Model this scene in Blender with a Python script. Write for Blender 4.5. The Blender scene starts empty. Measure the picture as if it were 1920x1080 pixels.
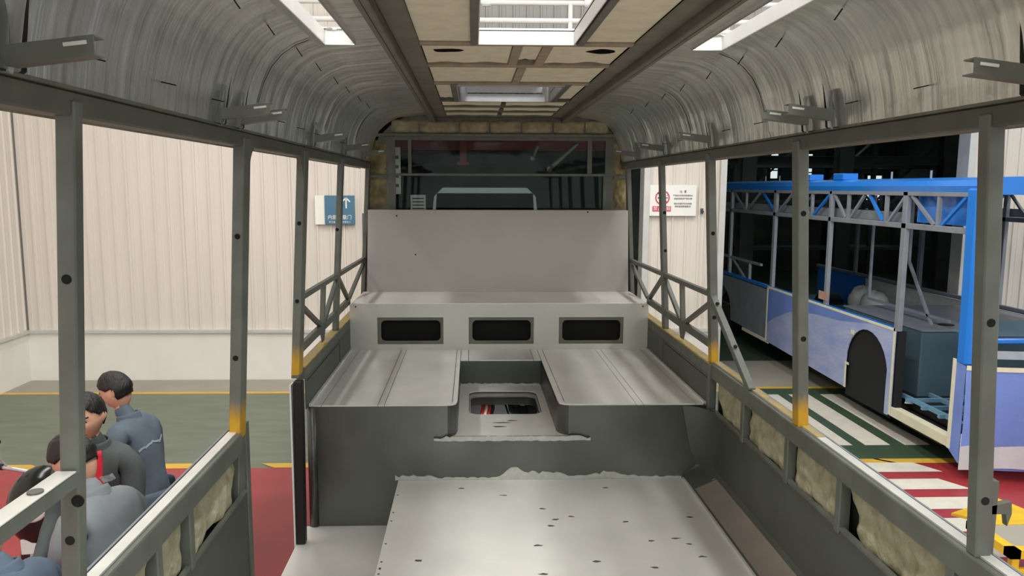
import bpy, bmesh, math, random
from mathutils import Vector, Matrix, noise
from mathutils.bvhtree import BVHTree
random.seed(7)
C = bpy.context.scene.collection
SC = bpy.context.scene

# ------------------------------------------------------------------ camera, sky, lamps, exposure
F = 1450.0
cam_d = bpy.data.cameras.new('camera'); cam = bpy.data.objects.new('camera', cam_d); C.objects.link(cam)
cam_d.sensor_width = 36; cam_d.lens = 36*F/1920; cam_d.shift_x = 33/1920; cam_d.clip_start = 0.05; cam_d.clip_end = 200
cam.location = (-.215, 0, 2.8)
cam.matrix_world = Matrix.Translation((-.215, 0, 2.8)) @ Matrix.Rotation(-math.atan(42/F), 4, 'Z') @ \
    Matrix.Rotation(math.pi/2-math.atan(190/F), 4, 'X') @ Matrix.Rotation(math.radians(.17), 4, 'Z')
SC.camera = cam
SC.view_settings.view_transform = 'Standard'; SC.view_settings.look = 'None'
SC.view_settings.gamma = 1; SC.view_settings.exposure = 0.0
SC.view_settings.use_curve_mapping = False
W = bpy.data.worlds.new('sky'); SC.world = W; W.use_nodes = True
W.node_tree.nodes['Background'].inputs[0].default_value = (.86, .93, .92, 1)
W.node_tree.nodes['Background'].inputs[1].default_value = 1.0
def lamp(loc, sx, sy, power, col=(1, .985, .95), rot=(0, 0, 0)):
    l = bpy.data.lights.new('hall_or_fill_lamp', 'AREA'); l.shape = 'RECTANGLE'; l.size = sx; l.size_y = sy
    l.energy = power; l.color = col
    o = bpy.data.objects.new('hall_or_fill_lamp', l); C.objects.link(o); o.location = loc; o.rotation_euler = rot
    return o
lamp((-4.2, 6.5, 6.9), .5, 7, 190)
lamp((0.1, 3.6, 6.9), .6, 9, 520)
lamp((3.2, 7.0, 6.9), .5, 7, 170)
lamp((0.3, -4.0, 5.6), 5, 2.2, 430, (1, .98, .95), (math.radians(52), 0, 0))  # added fill beyond the front of the bus, brightens the interior
lamp((0.1, 5.1, 1.25), .5, .2, 4)  # added unseen lamp that brightens the engine bay under the hatch
lamp((8.3, 5.5, 6.9), .5, 7, 260)
lamp((6.5, 18, 5.9), 4, 4, 70, (.7, 1, .9))  # added unseen fill that lifts the dark workshop

# ------------------------------------------------------------------ materials
def srgb(r, g, b):
    f = lambda c: (c/255/12.92) if c/255 <= .04045 else ((c/255+.055)/1.055)**2.4
    return (f(r), f(g), f(b), 1)
MATS = {}
def mat(name, col, rough=.6, metal=0., var=.12, scale=6., bump=0., bscale=40., stretch=(1, 1, 1), spec=.5, col2=None, emit=None, trans=0.):
    m = bpy.data.materials.new(name); m.use_nodes = True; nt = m.node_tree; N = nt.nodes; L = nt.links
    b = N['Principled BSDF']; c = srgb(*col)
    b.inputs['Roughness'].default_value = rough; b.inputs['Metallic'].default_value = metal
    b.inputs['Specular IOR Level'].default_value = spec
    tc = N.new('ShaderNodeTexCoord'); mp = N.new('ShaderNodeMapping'); mp.inputs['Scale'].default_value = stretch
    L.new(tc.outputs['Object'], mp.inputs['Vector'])
    n = N.new('ShaderNodeTexNoise'); n.inputs['Scale'].default_value = scale; n.inputs['Detail'].default_value = 5
    L.new(mp.outputs[0], n.inputs['Vector'])
    r = N.new('ShaderNodeValToRGB'); r.color_ramp.elements[0].position = .3; r.color_ramp.elements[1].position = .7
    c2 = srgb(*col2) if col2 else tuple(x*(1-var) for x in c[:3])+(1,)
    c1 = c if col2 else tuple(min(1, x*(1+var)) for x in c[:3])+(1,)
    r.color_ramp.elements[0].color = c2; r.color_ramp.elements[1].color = c1
    L.new(n.outputs['Fac'], r.inputs['Fac']); L.new(r.outputs[0], b.inputs['Base Color'])
    if bump:
        n2 = N.new('ShaderNodeTexNoise'); n2.inputs['Scale'].default_value = bscale; n2.inputs['Detail'].default_value = 4
        L.new(mp.outputs[0], n2.inputs['Vector'])
        bp = N.new('ShaderNodeBump'); bp.inputs['Strength'].default_value = bump; bp.inputs['Distance'].default_value = .01
        L.new(n2.outputs['Fac'], bp.inputs['Height']); L.new(bp.outputs[0], b.inputs['Normal'])
    if emit:
        b.inputs['Emission Color'].default_value = c; b.inputs['Emission Strength'].default_value = emit
    if trans:
        b.inputs['Transmission Weight'].default_value = trans
    if trans: b.inputs['IOR'].default_value = 1.22
    MATS[name] = m; return m
primer = mat('grey_primer_tube', (106, 110, 101), .48, .25, .16, 9)
header_p = mat('header_primer', (92, 95, 84), .5, .25, .16, 7)
# primer tube with ochre undercoat near the sill height
def primer_with_ochre():
    m = primer.copy(); m.name = 'grey_primer_tube_with_ochre_foot'; nt = m.node_tree; N = nt.nodes; L = nt.links
    b = N['Principled BSDF']; src = b.inputs['Base Color'].links[0].from_socket
    tc = N.new('ShaderNodeTexCoord'); sp = N.new('ShaderNodeSeparateXYZ'); L.new(tc.outputs['Object'], sp.inputs[0])
    n = N.new('ShaderNodeTexNoise'); n.inputs['Scale'].default_value = 7
    ma = N.new('ShaderNodeMath'); ma.operation = 'MULTIPLY_ADD'; L.new(n.outputs['Fac'], ma.inputs[0]); ma.inputs[1].default_value = .12
    L.new(sp.outputs['Z'], ma.inputs[2])
    mr = N.new('ShaderNodeMapRange'); mr.inputs['From Min'].default_value = 1.90; mr.inputs['From Max'].default_value = 1.99
    mr.inputs['To Min'].default_value = 1; mr.inputs['To Max'].default_value = 0
    L.new(ma.outputs[0], mr.inputs['Value'])
    gt = N.new('ShaderNodeMath'); gt.operation = 'GREATER_THAN'; L.new(sp.outputs['Z'], gt.inputs[0]); gt.inputs[1].default_value = 1.76
    mu = N.new('ShaderNodeMath'); mu.operation = 'MULTIPLY'; L.new(gt.outputs[0], mu.inputs[0]); L.new(mr.outputs[0], mu.inputs[1])
    mx = N.new('ShaderNodeMix'); mx.data_type = 'RGBA'; L.new(mu.outputs[0], mx.inputs['Factor'])
    L.new(src, mx.inputs['A']); mx.inputs['B'].default_value = srgb(205, 158, 40); L.new(mx.outputs['Result'], b.inputs['Base Color'])
    return m
primer_o = primer_with_ochre()
sillmat = mat('sill_top_lit_pale', (218, 219, 212), .35, .15, .12, 8)  # paler than the rail: brightness of lit top faces put into colour
ochre = mat('ochre_undercoat', (196, 160, 70), .6, 0, .25, 10, col2=(150, 146, 118))
rail_m = mat('dark_roof_rail', (112, 113, 100), .5, .3, .18, 7)
zinc = mat('galvanised_sheet', (104, 106, 101), .36, .75, .22, 2.2, .05, 60, (1, 1, 1))
zincd = mat('galvanised_sheet_matt', (94, 99, 91), .5, .45, .14, 3)
plate_m = mat('pale_steel_sheet', (236, 236, 230), .32, .12, .07, 3)
backm = mat('seat_back_sheet', (168, 162, 155), .38, .25, .06, 2.5)
foam = mat('sprayed_foam', (184, 179, 154), .92, 0, .1, 16, .7, 45, col2=(150, 143, 112))
foamd = mat('aged_foam', (168, 158, 112), .95, 0, .3, 9, .6, 40, col2=(96, 88, 58))
dark = mat('gap_shade_and_pin_black', (14, 14, 12), .9, 0, .2, 8)  # black put in for shade in gaps and holes; pins really are black
skin_u = mat('foam_smeared_beam', (156, 150, 128), .8, 0, .2, 10)
skin_d = mat('roof_skin_gap_shade', (44, 40, 30), .8, 0, .2, 10)  # darkened so the gaps between the pads look shaded from below
foam_c = mat('ceiling_foam', (222, 227, 200), .92, 0, .08, 12, .35, 55)
white_p = mat('white_painted_frame', (225, 226, 222), .4, 0, .05, 8)
alu = mat('aluminium', (200, 202, 205), .3, .7, .08, 12)
rubber = mat('black_rubber', (16, 15, 14), .55, 0, .3, 10)
seal_m = mat('grey_white_sealant', (196, 198, 190), .6, 0, .1, 30, .5, 60)
clad_m = mat('cream_cladding', (222, 214, 203), .5, 0, .045, 1.3, stretch=(3, 1, .35))
clad_g = mat('dim_grey_cladding', (150, 148, 142), .5, 0, .06, 1.5, stretch=(3, 1, .35))  # cream cladding greyed: dimness of the upper wall put into colour
mason = mat('white_masonry', (232, 229, 222), .8, 0, .03, 3)
trimm = mat('pale_trim', (205, 205, 200), .4, .2, .06, 5)
floor_g = mat('green_floor_paint', (112, 122, 106), .42, 0, .12, 1.6, stretch=(1, 4, 1), col2=(98, 106, 92))
floor_gd = mat('green_marking_paint', (60, 80, 60), .45, 0, .15, 3)
floor_c = mat('grey_concrete', (158, 153, 140), .55, 0, .08, 2)
floor_r = mat('red_floor_paint', (158, 52, 58), .4, 0, .1, 2.5)
yellow_f = mat('yellow_floor_line', (214, 172, 62), .5, 0, .1, 6)
white_f = mat('white_floor_paint', (214, 210, 196), .55, 0, .08, 7)
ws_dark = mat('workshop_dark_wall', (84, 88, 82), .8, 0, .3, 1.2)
ws_steel = mat('workshop_steel', (62, 66, 62), .6, .2, .3, 3)
ws_red = mat('red_crane_steel', (140, 44, 34), .5, 0, .1, 3)
teal_w = mat('teal_backlit_window', (120, 190, 168), .4, 0, .3, 3, emit=.35)
white_w = mat('backlit_window', (225, 240, 240), .4, 0, .1, 3, emit=.9)
blue = mat('blue_gloss_paint', (38, 122, 214), .22, 0, .06, 3)
film = mat('masking_film_lavender', (148, 164, 214), .32, 0, .1, 2.2, .5, 9, (1, 1, 3), col2=(176, 186, 216))
filmb = mat('masking_film_blue', (112, 138, 206), .3, 0, .1, 2.5, .5, 9)
filmc = mat('clear_masking_film', (196, 198, 202), .28, 0, .08, 3, .5, 12)
tape = mat('cream_masking_tape', (222, 218, 192), .7, 0, .06, 9)
bgrey = mat('blue_bus_primer', (134, 140, 148), .5, .15, .12, 5)
bteal = mat('teal_grey_sheet', (84, 108, 120), .45, .1, .1, 3)
bfoam = mat('white_foam_lining', (190, 194, 190), .9, 0, .1, 8)
asphalt_b = mat('black_interior', (16, 18, 20), .8, 0, .3, 3)
ylw = mat('yellow_steel_paint', (222, 180, 30), .5, 0, .14, 7)
sign_b = mat('sign_blue', (72, 116, 142), .45, 0, .03, 4)
sign_w = mat('sign_white', (240, 239, 232), .5, 0, .02, 4)
sign_r = mat('sign_red', (206, 60, 92), .5, 0, .03, 4)
sign_k = mat('sign_black', (90, 92, 96), .5, 0, .03, 4)
skinm = mat('skin', (206, 158, 130), .55, 0, .08, 12)
lips = mat('lips', (150, 84, 74), .5, 0, .05, 12)
hairm = mat('black_hair', (20, 18, 17), .5, 0, .3, 60, .6, 120, (1, 1, .3))
jack = mat('slate_blue_work_jacket', (88, 100, 112), .8, 0, .12, 9, .4, 14)
jack2 = mat('dark_grey_work_jacket', (72, 78, 78), .8, 0, .14, 9, .4, 14)
jack3 = mat('pale_grey_work_shirt', (128, 134, 138), .8, 0, .14, 9, .5, 12)
jack4 = mat('blue_grey_work_shirt', (82, 98, 114), .8, 0, .14, 9, .5, 12)
trous = mat('dark_trousers', (44, 44, 46), .8, 0, .15, 9, .3, 16)
redc = mat('red_shirt_collar', (206, 30, 48), .7, 0, .08, 9)
shoe = mat('black_shoe', (18, 18, 18), .5, 0, .1, 9)
patchm = mat('pale_jacket_piping', (150, 160, 166), .7, 0, .1, 9)
blackg = mat('black_gloss_casing', (24, 28, 26), .18, 0, .3, 6)
glassm = mat('window_glass', (235, 245, 242), .02, 0, 0, 1, trans=1.0)
hosered = mat('red_hose', (190, 40, 44), .4, 0, .05, 5)
hosewhite = mat('white_hose', (220, 215, 208), .4, 0, .05, 5)
# crinkled foil: streaks run round the bend (UV: u along the bus, v round the arc)
def foil_mat():
    m = bpy.data.materials.new('crinkled_foil_insulation'); m.use_nodes = True; nt = m.node_tree; N = nt.nodes; L = nt.links
    b = N['Principled BSDF']; b.inputs['Metallic'].default_value = .85; b.inputs['Roughness'].default_value = .30
    tc = N.new('ShaderNodeTexCoord'); mp = N.new('ShaderNodeMapping'); mp.inputs['Scale'].default_value = (40, 1.3, 1)
    L.new(tc.outputs['UV'], mp.inputs[0])
    n = N.new('ShaderNodeTexNoise'); n.inputs['Scale'].default_value = 1.0; n.inputs['Detail'].default_value = 6; n.inputs['Distortion'].default_value = .25
    L.new(mp.outputs[0], n.inputs['Vector'])
    r = N.new('ShaderNodeValToRGB'); e = r.color_ramp.elements
    e[0].position = .3; e[0].color = srgb(206, 210, 203); e[1].position = .72; e[1].color = srgb(242, 244, 238)
    L.new(n.outputs['Fac'], r.inputs['Fac']); L.new(r.outputs[0], b.inputs['Base Color'])
    n3 = N.new('ShaderNodeTexNoise'); n3.inputs['Scale'].default_value = 7; n3.inputs['Detail'].default_value = 5
    L.new(tc.outputs['UV'], n3.inputs['Vector'])
    b1 = N.new('ShaderNodeBump'); b1.inputs['Strength'].default_value = .30; b1.inputs['Distance'].default_value = .012
    b2 = N.new('ShaderNodeBump'); b2.inputs['Strength'].default_value = .35; b2.inputs['Distance'].default_value = .02
    L.new(n.outputs['Fac'], b1.inputs['Height']); L.new(n3.outputs['Fac'], b2.inputs['Height'])
    L.new(b1.outputs[0], b2.inputs['Normal']); L.new(b2.outputs[0], b.inputs['Normal'])
    return m
foil = foil_mat()

# ------------------------------------------------------------------ geometry helpers
class MB:
    def __init__(s): s.v = []; s.f = []; s.mi = []; s.cur = 0
    def add(s, vs, fs):
        o = len(s.v); s.v += [tuple(p) for p in vs]; s.f += [tuple(i+o for i in f) for f in fs]; s.mi += [s.cur]*len(fs); return s
    def box(s, x0, x1, y0, y1, z0, z1):
        return s.add([(x0,y0,z0),(x1,y0,z0),(x1,y1,z0),(x0,y1,z0),(x0,y0,z1),(x1,y0,z1),(x1,y1,z1),(x0,y1,z1)],
                     [(0,3,2,1),(4,5,6,7),(0,1,5,4),(1,2,6,5),(2,3,7,6),(3,0,4,7)])
    def hexa(s, b, t):   # four bottom, four top points
        return s.add(list(b)+list(t), [(0,3,2,1),(4,5,6,7),(0,1,5,4),(1,2,6,5),(2,3,7,6),(3,0,4,7)])
    def bar(s, p, q, w, h, up=(0, 0, 1)):
        p = Vector(p); q = Vector(q); d = (q-p).normalized(); u = Vector(up)
        if abs(d.dot(u)) > .98: u = Vector((0, 1, 0))
        a = d.cross(u).normalized()*w/2; b = a.cross(d).normalized()*h/2
        c = [p-a-b, p+a-b, p+a+b, p-a+b]; e = [x+(q-p) for x in c]
        return s.add(c+e, [(3,2,1,0),(4,5,6,7),(0,1,5,4),(1,2,6,5),(2,3,7,6),(3,0,4,7)])
    def cyl(s, p, q, r, n=12, r2=None):
        p = Vector(p); q = Vector(q); d = (q-p).normalized(); u = Vector((0,0,1)) if abs(d.z) < .9 else Vector((1,0,0))
        a = d.cross(u).normalized(); b = d.cross(a); r2 = r if r2 is None else r2
        ring = lambda c, R: [c+a*R*math.cos(2*math.pi*i/n)+b*R*math.sin(2*math.pi*i/n) for i in range(n)]
        vs = ring(p, r)+ring(q, r2)
        return s.add(vs, [(i, (i+1)%n, n+(i+1)%n, n+i) for i in range(n)]+[tuple(range(n))[::-1], tuple(range(n, 2*n))])
    def tube(s, pts, r, n=8):
        pts = [Vector(p) for p in pts]; rings = []
        for i, p in enumerate(pts):
            d = (pts[min(i+1, len(pts)-1)]-pts[max(i-1, 0)]).normalized(); u = Vector((0,0,1)) if abs(d.z) < .9 else Vector((1,0,0))
            a = d.cross(u).normalized(); b = d.cross(a)
            rings.append([p+a*r*math.cos(2*math.pi*k/n)+b*r*math.sin(2*math.pi*k/n) for k in range(n)])
        vs = [v for g in rings for v in g]; fs = []
        for i in range(len(pts)-1):
            fs += [(i*n+k, i*n+(k+1)%n, (i+1)*n+(k+1)%n, (i+1)*n+k) for k in range(n)]
        fs += [tuple(range(n))[::-1], tuple(range((len(pts)-1)*n, len(pts)*n))]
        return s.add(vs, fs)
    def grid(s, fn, nu, nv):   # fn(i/nu, j/nv)
        vs = [fn(i/nu, j/nv) for i in range(nu+1) for j in range(nv+1)]
        return s.add(vs, [(i*(nv+1)+j, (i+1)*(nv+1)+j, (i+1)*(nv+1)+j+1, i*(nv+1)+j+1) for i in range(nu) for j in range(nv)])
    def plate(s, outl, holes, t, M):
        bm = bmesh.new()
        for loop in [outl]+list(holes):
            vs = [bm.verts.new((a, b, 0)) for a, b in loop]
            for i in range(len(vs)): bm.edges.new((vs[i], vs[(i+1) % len(vs)]))
        bmesh.ops.triangle_fill(bm, use_beauty=True, use_dissolve=False, edges=bm.edges[:], normal=(0, 0, 1))
        r = bmesh.ops.extrude_face_region(bm, geom=bm.faces[:])
        for v in [g for g in r['geom'] if isinstance(g, bmesh.types.BMVert)]: v.co.z = t
        bmesh.ops.recalc_face_normals(bm, faces=bm.faces[:])
        bm.verts.index_update()
        s.add([M(*v.co) for v in bm.verts], [[v.index for v in f.verts] for f in bm.faces]); bm.free(); return s
    def mesh(s, name, mats, bevel=0, smooth=False, recalc=True):
        me = bpy.data.meshes.new(name); me.from_pydata(s.v, [], s.f)
        for m in (mats if isinstance(mats, (list, tuple)) else [mats]): me.materials.append(m)
        me.polygons.foreach_set('material_index', s.mi)
        if bevel or recalc:
            bm = bmesh.new(); bm.from_mesh(me)
            if recalc: bmesh.ops.recalc_face_normals(bm, faces=bm.faces[:])
            if bevel: bmesh.ops.bevel(bm, geom=[e for e in bm.edges if len(e.link_faces) == 2 and e.calc_face_angle(0) > .6], offset=bevel, segments=1, affect='EDGES')
            bm.to_mesh(me); bm.free()
        if smooth: me.polygons.foreach_set('use_smooth', [True]*len(me.polygons))
        me.update(); return me
def link(name, me, parent=None, keepworld=True):
    o = bpy.data.objects.new(name, me); C.objects.link(o)
    if parent is not None:
        o.parent = parent
        if keepworld: o.matrix_parent_inverse = world_of(parent).inverted()
    return o
def world_of(o):
    m = Matrix.LocRotScale(o.location, o.rotation_euler, o.scale)
    if o.parent: m = world_of(o.parent) @ o.matrix_parent_inverse @ m
    return m
def part(name, mb, mats, parent=None, bevel=0, smooth=False, label=None, kw=True, recalc=True, stuff=False):
    o = link(name, mb.mesh(name, mats, bevel, smooth, recalc), parent, kw)
    if label: o['label'] = label
    if stuff: o['kind'] = 'stuff'
    return o
def thing(name, label, cat, loc=(0, 0, 0), rz=0, group=None):
    o = bpy.data.objects.new(name, None); C.objects.link(o); o.location = loc; o.rotation_euler = (0, 0, rz)
    o['label'] = label; o['category'] = cat
    if group: o['group'] = group
    return o
def tag(o, label, cat, group=None):
    o['label'] = label; o['category'] = cat
    if group: o['group'] = group
    return o
def struct(o): o['kind'] = 'structure'; return o
def rr(x0, x1, y0, y1, r, n=5):
    out = []
    for cx, cy, a0 in ((x1-r, y0+r, -90), (x1-r, y1-r, 0), (x0+r, y1-r, 90), (x0+r, y0+r, 180)):
        for k in range(n+1):
            a = math.radians(a0+90*k/n); out.append((cx+r*math.cos(a), cy+r*math.sin(a)))
    return out
def rect(x0, x1, y0, y1): return [(x0, y0), (x1, y0), (x1, y1), (x0, y1)]
MZ = lambda z: (lambda a, b, c: (a, b, z+c))          # plate lies flat
MY = lambda y: (lambda a, b, c: (a, y+c, b))          # plate faces along Y
MX = lambda x: (lambda a, b, c: (x+c, a, b))          # plate faces along X: (y, z)
def text(body, size, loc, m, parent, rot=(math.pi/2, 0, 0), name='lettering', align='CENTER', ext=.001):
    cu = bpy.data.curves.new('t', 'FONT'); cu.body = body; cu.size = size; cu.align_x = align; cu.align_y = 'CENTER'; cu.extrude = ext
    cu.resolution_u = 2
    o = bpy.data.objects.new('t', cu); C.objects.link(o); dg = bpy.context.evaluated_depsgraph_get(); dg.update()
    me = bpy.data.meshes.new_from_object(o.evaluated_get(dg)); bpy.data.objects.remove(o)
    me.materials.clear(); me.materials.append(m)
    me.transform(Matrix.Translation(loc) @ Matrix.Rotation(rot[2], 4, 'Z') @ Matrix.Rotation(rot[0], 4, 'X'))
    return link(name, me, parent)

# ------------------------------------------------------------------ the hall
WY = 11.1; WX = -6.58; HZ = 7.2
fl = struct(part('floor', MB().box(-9, 14, -7, 27, -.12, 0), floor_g))
def mark(name, mb, m): return part(name, mb, m, fl)
mark('concrete_strip', MB().box(WX, 3.4, 10.42, WY-.02, 0, .003), floor_c)
mark('concrete_strip', MB().box(3.4, 13, 10.56, 12.2, 0, .003), floor_c)
mark('yellow_line', MB().box(WX, 3.55, 10.33, 10.42, 0, .004), yellow_f)
mark('yellow_line', MB().box(3.55, 6.0, 10.46, 10.56, 0, .004), yellow_f)
mark('green_zone', MB().box(3.3, 8.5, 7.62, 10.46, 0, .003), floor_gd)
mark('green_zone', MB().box(3.4, 8.5, 12.2, 20, 0, .003), floor_gd)
mark('red_zone', MB().box(WX+.02, -1.45, -4, 7.50, 0, .003), floor_r); mark('red_zone', MB().box(2.2, 9.5, -4, 7.50, 0, .003), floor_r)
mark('concrete_strip', MB().box(-1.45, 2.2, -4, 10.42, 0, .0035), floor_c)  # unseen strip under the bus, added to cut red bounce light
mark('yellow_line', MB().box(-3.35, -2.62, 7.50, 7.64, 0, .004), yellow_f)
for x0 in (-6.4, -5.35, -4.3, -3.25, -2.2, 3.3, 4.1):
    x1 = x0+.86 if x0 > 0 or x0 != -3.25 else x0+.6
    mark('yellow_line', MB().add([(x0, 7.50, .005), (x1, 7.50, .005), (x1-.16, 7.63, .005), (x0-.16, 7.63, .005)], [(0, 1, 2, 3)]), yellow_f)
for x0 in (3.67, 4.09, 4.53, 4.93): mark('crossing_stripe', MB().box(x0, x0+.275, 8.06, 10.14, .003, .006), white_f)
for i in range(8):
    y1 = 7.515-.445*i
    mark('crossing_stripe', MB().add([(2.4, y1-.26, .006), (4.46, y1-.26, .006), (4.30, y1, .006), (2.4, y1, .006)], [(0, 1, 2, 3)]), white_f)
# cladding sheets: four ribs each, .76 m wide
def clad_mesh(z0, z1, m):
    prof = []; w = .76
    for k in range(4):
        b = k*.19; prof += [(b, 0), (b+.15, 0), (b+.158, -.022), (b+.182, -.022), (b+.19, 0)]
        prof.insert(len(prof)-4, (b+.05, -.0)); prof.insert(len(prof)-4, (b+.055, -.004)); prof.insert(len(prof)-4, (b+.062, 0))
    prof = sorted(set(prof)); n = len(prof)
    mb = MB().add([(x, y, z0) for x, y in prof]+[(x, y, z1) for x, y in prof]+[(x, .02, z0) for x, y in prof]+[(x, .02, z1) for x, y in prof],
        [(i, i+1, n+i+1, n+i) for i in range(n-1)]+[(2*n+i+1, 2*n+i, 3*n+i, 3*n+i+1) for i in range(n-1)])
    return mb.mesh('cladding_sheet', m, recalc=False)
wb = struct(part('wall_back', MB().box(WX, -1.70, WY, WY+.2, 0, .70).box(2.30, 3.4, WY, WY+.2, 0, .70).box(6.95, 13, WY, WY+.2, 0, .70)
    .box(WX, -1.70, WY+.06, WY+.2, .70, HZ).box(2.30, 3.4, WY+.06, WY+.2, .70, HZ).box(6.95, 13, WY+.06, WY+.2, .70, HZ).box(-1.70, 2.30, WY+.06, WY+.2, 3.9, HZ).box(3.4, 6.95, WY+.06, WY+.2, 4.05, HZ), mason))
full = clad_mesh(.74, HZ, clad_m); upper = clad_mesh(3.9, HZ, clad_g); upper2 = clad_mesh(4.05, HZ, clad_g)
def sheets(x0, x1, me, y=WY+.03):
    x = x0; k = 0
    while x < x1-.2:
        o = link('cladding_sheet', me, wb); o.location = (x, y+(.004 if k % 2 else 0), 0)
        o.scale.x = min(1, (x1-x)/.76); x += .76; k += 1
sheets(WX, -1.72, full); sheets(2.32, 3.4, full); sheets(6.97, 12.9, full); sheets(-1.70, 2.30, upper); sheets(3.4, 6.95, upper2)
part('skirting_ledge', MB().box(WX, -1.70, WY-.045, WY+.04, .70, .74), trimm, wb); part('skirting_ledge', MB().box(2.30, 3.4, WY-.045, WY+.04, .70, .74), trimm, wb)
part('skirting_ledge', MB().box(6.95, 13, WY-.045, WY+.04, .70, .74), trimm, wb)
for x in (-1.70, 2.26, 3.36, 6.95): part('opening_trim', MB().box(x-.02, x+.07, WY-.03, WY+.24, 0, 3.95 if abs(x) < 3 else 4.1), trimm, wb, .004)
part('opening_trim', MB().box(-1.7, 2.3, WY-.03, WY+.24, 3.86, 3.96), trimm, wb); part('opening_trim', MB().box(3.4, 6.95, WY-.03, WY+.24, 4.0, 4.1), trimm, wb)
# window with black frame in the cladding beside the blue bus
w1 = struct(part('window_1', MB().plate(rect(7.95, 9.4, 2.35, 3.05), [rect(8.02, 8.38, 2.42, 2.68), rect(8.02, 8.38, 2.78, 2.99), rect(8.5, 8.9, 2.42, 2.68), rect(8.5, 8.9, 2.78, 2.99), rect(9.0, 9.34, 2.42, 2.99)], .05, MY(WY-.045)), rubber))
part('pane', MB().box(8.0, 9.36, WY-.02, WY-.015, 2.4, 3.0), white_w, w1)
wl = struct(part('wall_left', MB().box(WX-.2, WX, -4, WY+.2, 0, .70).box(WX-.2, WX-.06, -4, WY+.2, .70, HZ), mason))
k = 0; y = -4
while y < WY-.3:
    o = link('cladding_sheet', full, wl); o.rotation_euler = (0, 0, math.pi/2); o.location = (WX-.03-(.004 if k % 2 else 0), y, 0)
    o.scale.x = min(1, (WY-y)/.76); y += .76; k += 1
part('skirting_ledge', MB().box(WX-.04, WX+.045, -4, WY-.05, .70, .74), trimm, wl)
struct(part('ceiling', MB().box(WX-.2, 14, -2.5, WY+.2, HZ, HZ+.15), clad_g))
for y in (1.5, 5.5, 9.5): struct(part('trim_1' if y == 1.5 else 'trim_2' if y == 5.5 else 'trim_3', MB().box(WX, 13, y-.1, y+.1, HZ-.32, HZ-.29).box(WX, 13, y-.012, y+.012, HZ-.29, HZ-.03).box(WX, 13, y-.1, y+.1, HZ-.03, HZ), trimm))
# catwalk with pipe guard rail above the opening
cw = thing('catwalk', 'pale steel catwalk with pipe guard rail, on the back wall above the openings', 'catwalk', (.6, 10.7, 4.35))
part('deck', MB().box(-3.4, 7.2, 10.25, WY-.02, 4.33, 4.40), alu, cw, .004)
for x in [-3.3+1.45*i for i in range(8)]: part('post', MB().cyl((x, 10.3, 4.4), (x, 10.3, 5.16), .03), white_p, cw, smooth=False)
for z in (4.79, 4.92, 5.14): part('rail', MB().cyl((-3.4, 10.3, z), (7.2, 10.3, z), .034), white_p, cw)
for x in (-2.6, 0, 2.6, 5.2): part('bracket', MB().bar((x, 10.35, 4.33), (x, WY-.02, 4.0), .05, .05), alu, cw)
for x in (-.03, 1.28): part('clamp', MB().cyl((x-.05, 10.3, 5.14), (x+.05, 10.3, 5.14), .055), white_p, cw)

# workshop beyond the openings
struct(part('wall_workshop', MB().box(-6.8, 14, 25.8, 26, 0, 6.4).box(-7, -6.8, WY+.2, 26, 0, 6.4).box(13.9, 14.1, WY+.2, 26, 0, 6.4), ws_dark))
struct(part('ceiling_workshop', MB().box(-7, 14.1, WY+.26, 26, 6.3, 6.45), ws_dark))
for i, (x, y) in enumerate([(-3.0, 15), (3.1, 15.5), (6.0, 17.5), (8.2, 17.5), (10.3, 16), (-1.9, 20), (4.4, 20), (7.3, 22), (9.6, 21), (11.5, 19)]):
    t = thing('steel_column', ['steel column left of the grey minibus in the dark workshop', 'steel column right of the grey minibus in the dark workshop', 'first dark column behind the blue bus roof', 'second dark column behind the blue bus roof', 'dark column near the corner pillar of the blue bus',
        'far dark column behind the left side of the rear window', 'far dark column behind the rear part of the blue bus', 'distant dark column seen through the blue bus windows', 'distant dark column behind the front door of the blue bus', 'dark column at the right end of the workshop'][i], 'column', (x, y, 0), 0, 'columns in the dark workshop')
    part('flange', MB().box(-.16, .16, -.16, -.145, 0, 6.3), ws_steel, t, kw=False); part('flange', MB().box(-.16, .16, .145, .16, 0, 6.3), ws_steel, t, kw=False)
    part('web', MB().box(-.01, .01, -.145, .145, 0, 6.3), ws_steel, t, kw=False); part('base_plate', MB().box(-.2, .2, -.2, .2, 0, .03), ws_steel, t, kw=False)
for i, (z, y, m) in enumerate([(4.2, 18, ws_steel), (3.55, 16.3, ws_red), (4.6, 20.5, ws_red), (3.35, 19, ws_steel)]):
    t = thing('crane_beam', ['dark grey overhead beam crossing the workshop', 'red overhead crane beam seen through the rear window', 'second red overhead beam farther back in the workshop', 'low grey beam far back in the workshop'][i], 'beam', (3.5, y, z))
    xe = 3.0 if m is ws_red else 13.9
    part('flange', MB().box(-6.8, xe, y-.11, y+.11, z, z+.02), m, t); part('web', MB().box(-6.8, xe, y-.01, y+.01, z+.02, z+.2), m, t); part('flange', MB().box(-6.8, xe, y-.11, y+.11, z+.2, z+.22), m, t)
t = thing('hoist_post', 'red vertical hoist post hanging in the workshop behind the rear window', 'post', (-.4, 16.1, 3.4))
part('post', MB().box(-.47, -.33, 16.05, 16.15, 3.3, 6.3), ws_red, t, .006); part('foot', MB().box(-.52, -.28, 16.02, 16.18, 3.24, 3.3), ws_red, t)
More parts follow.
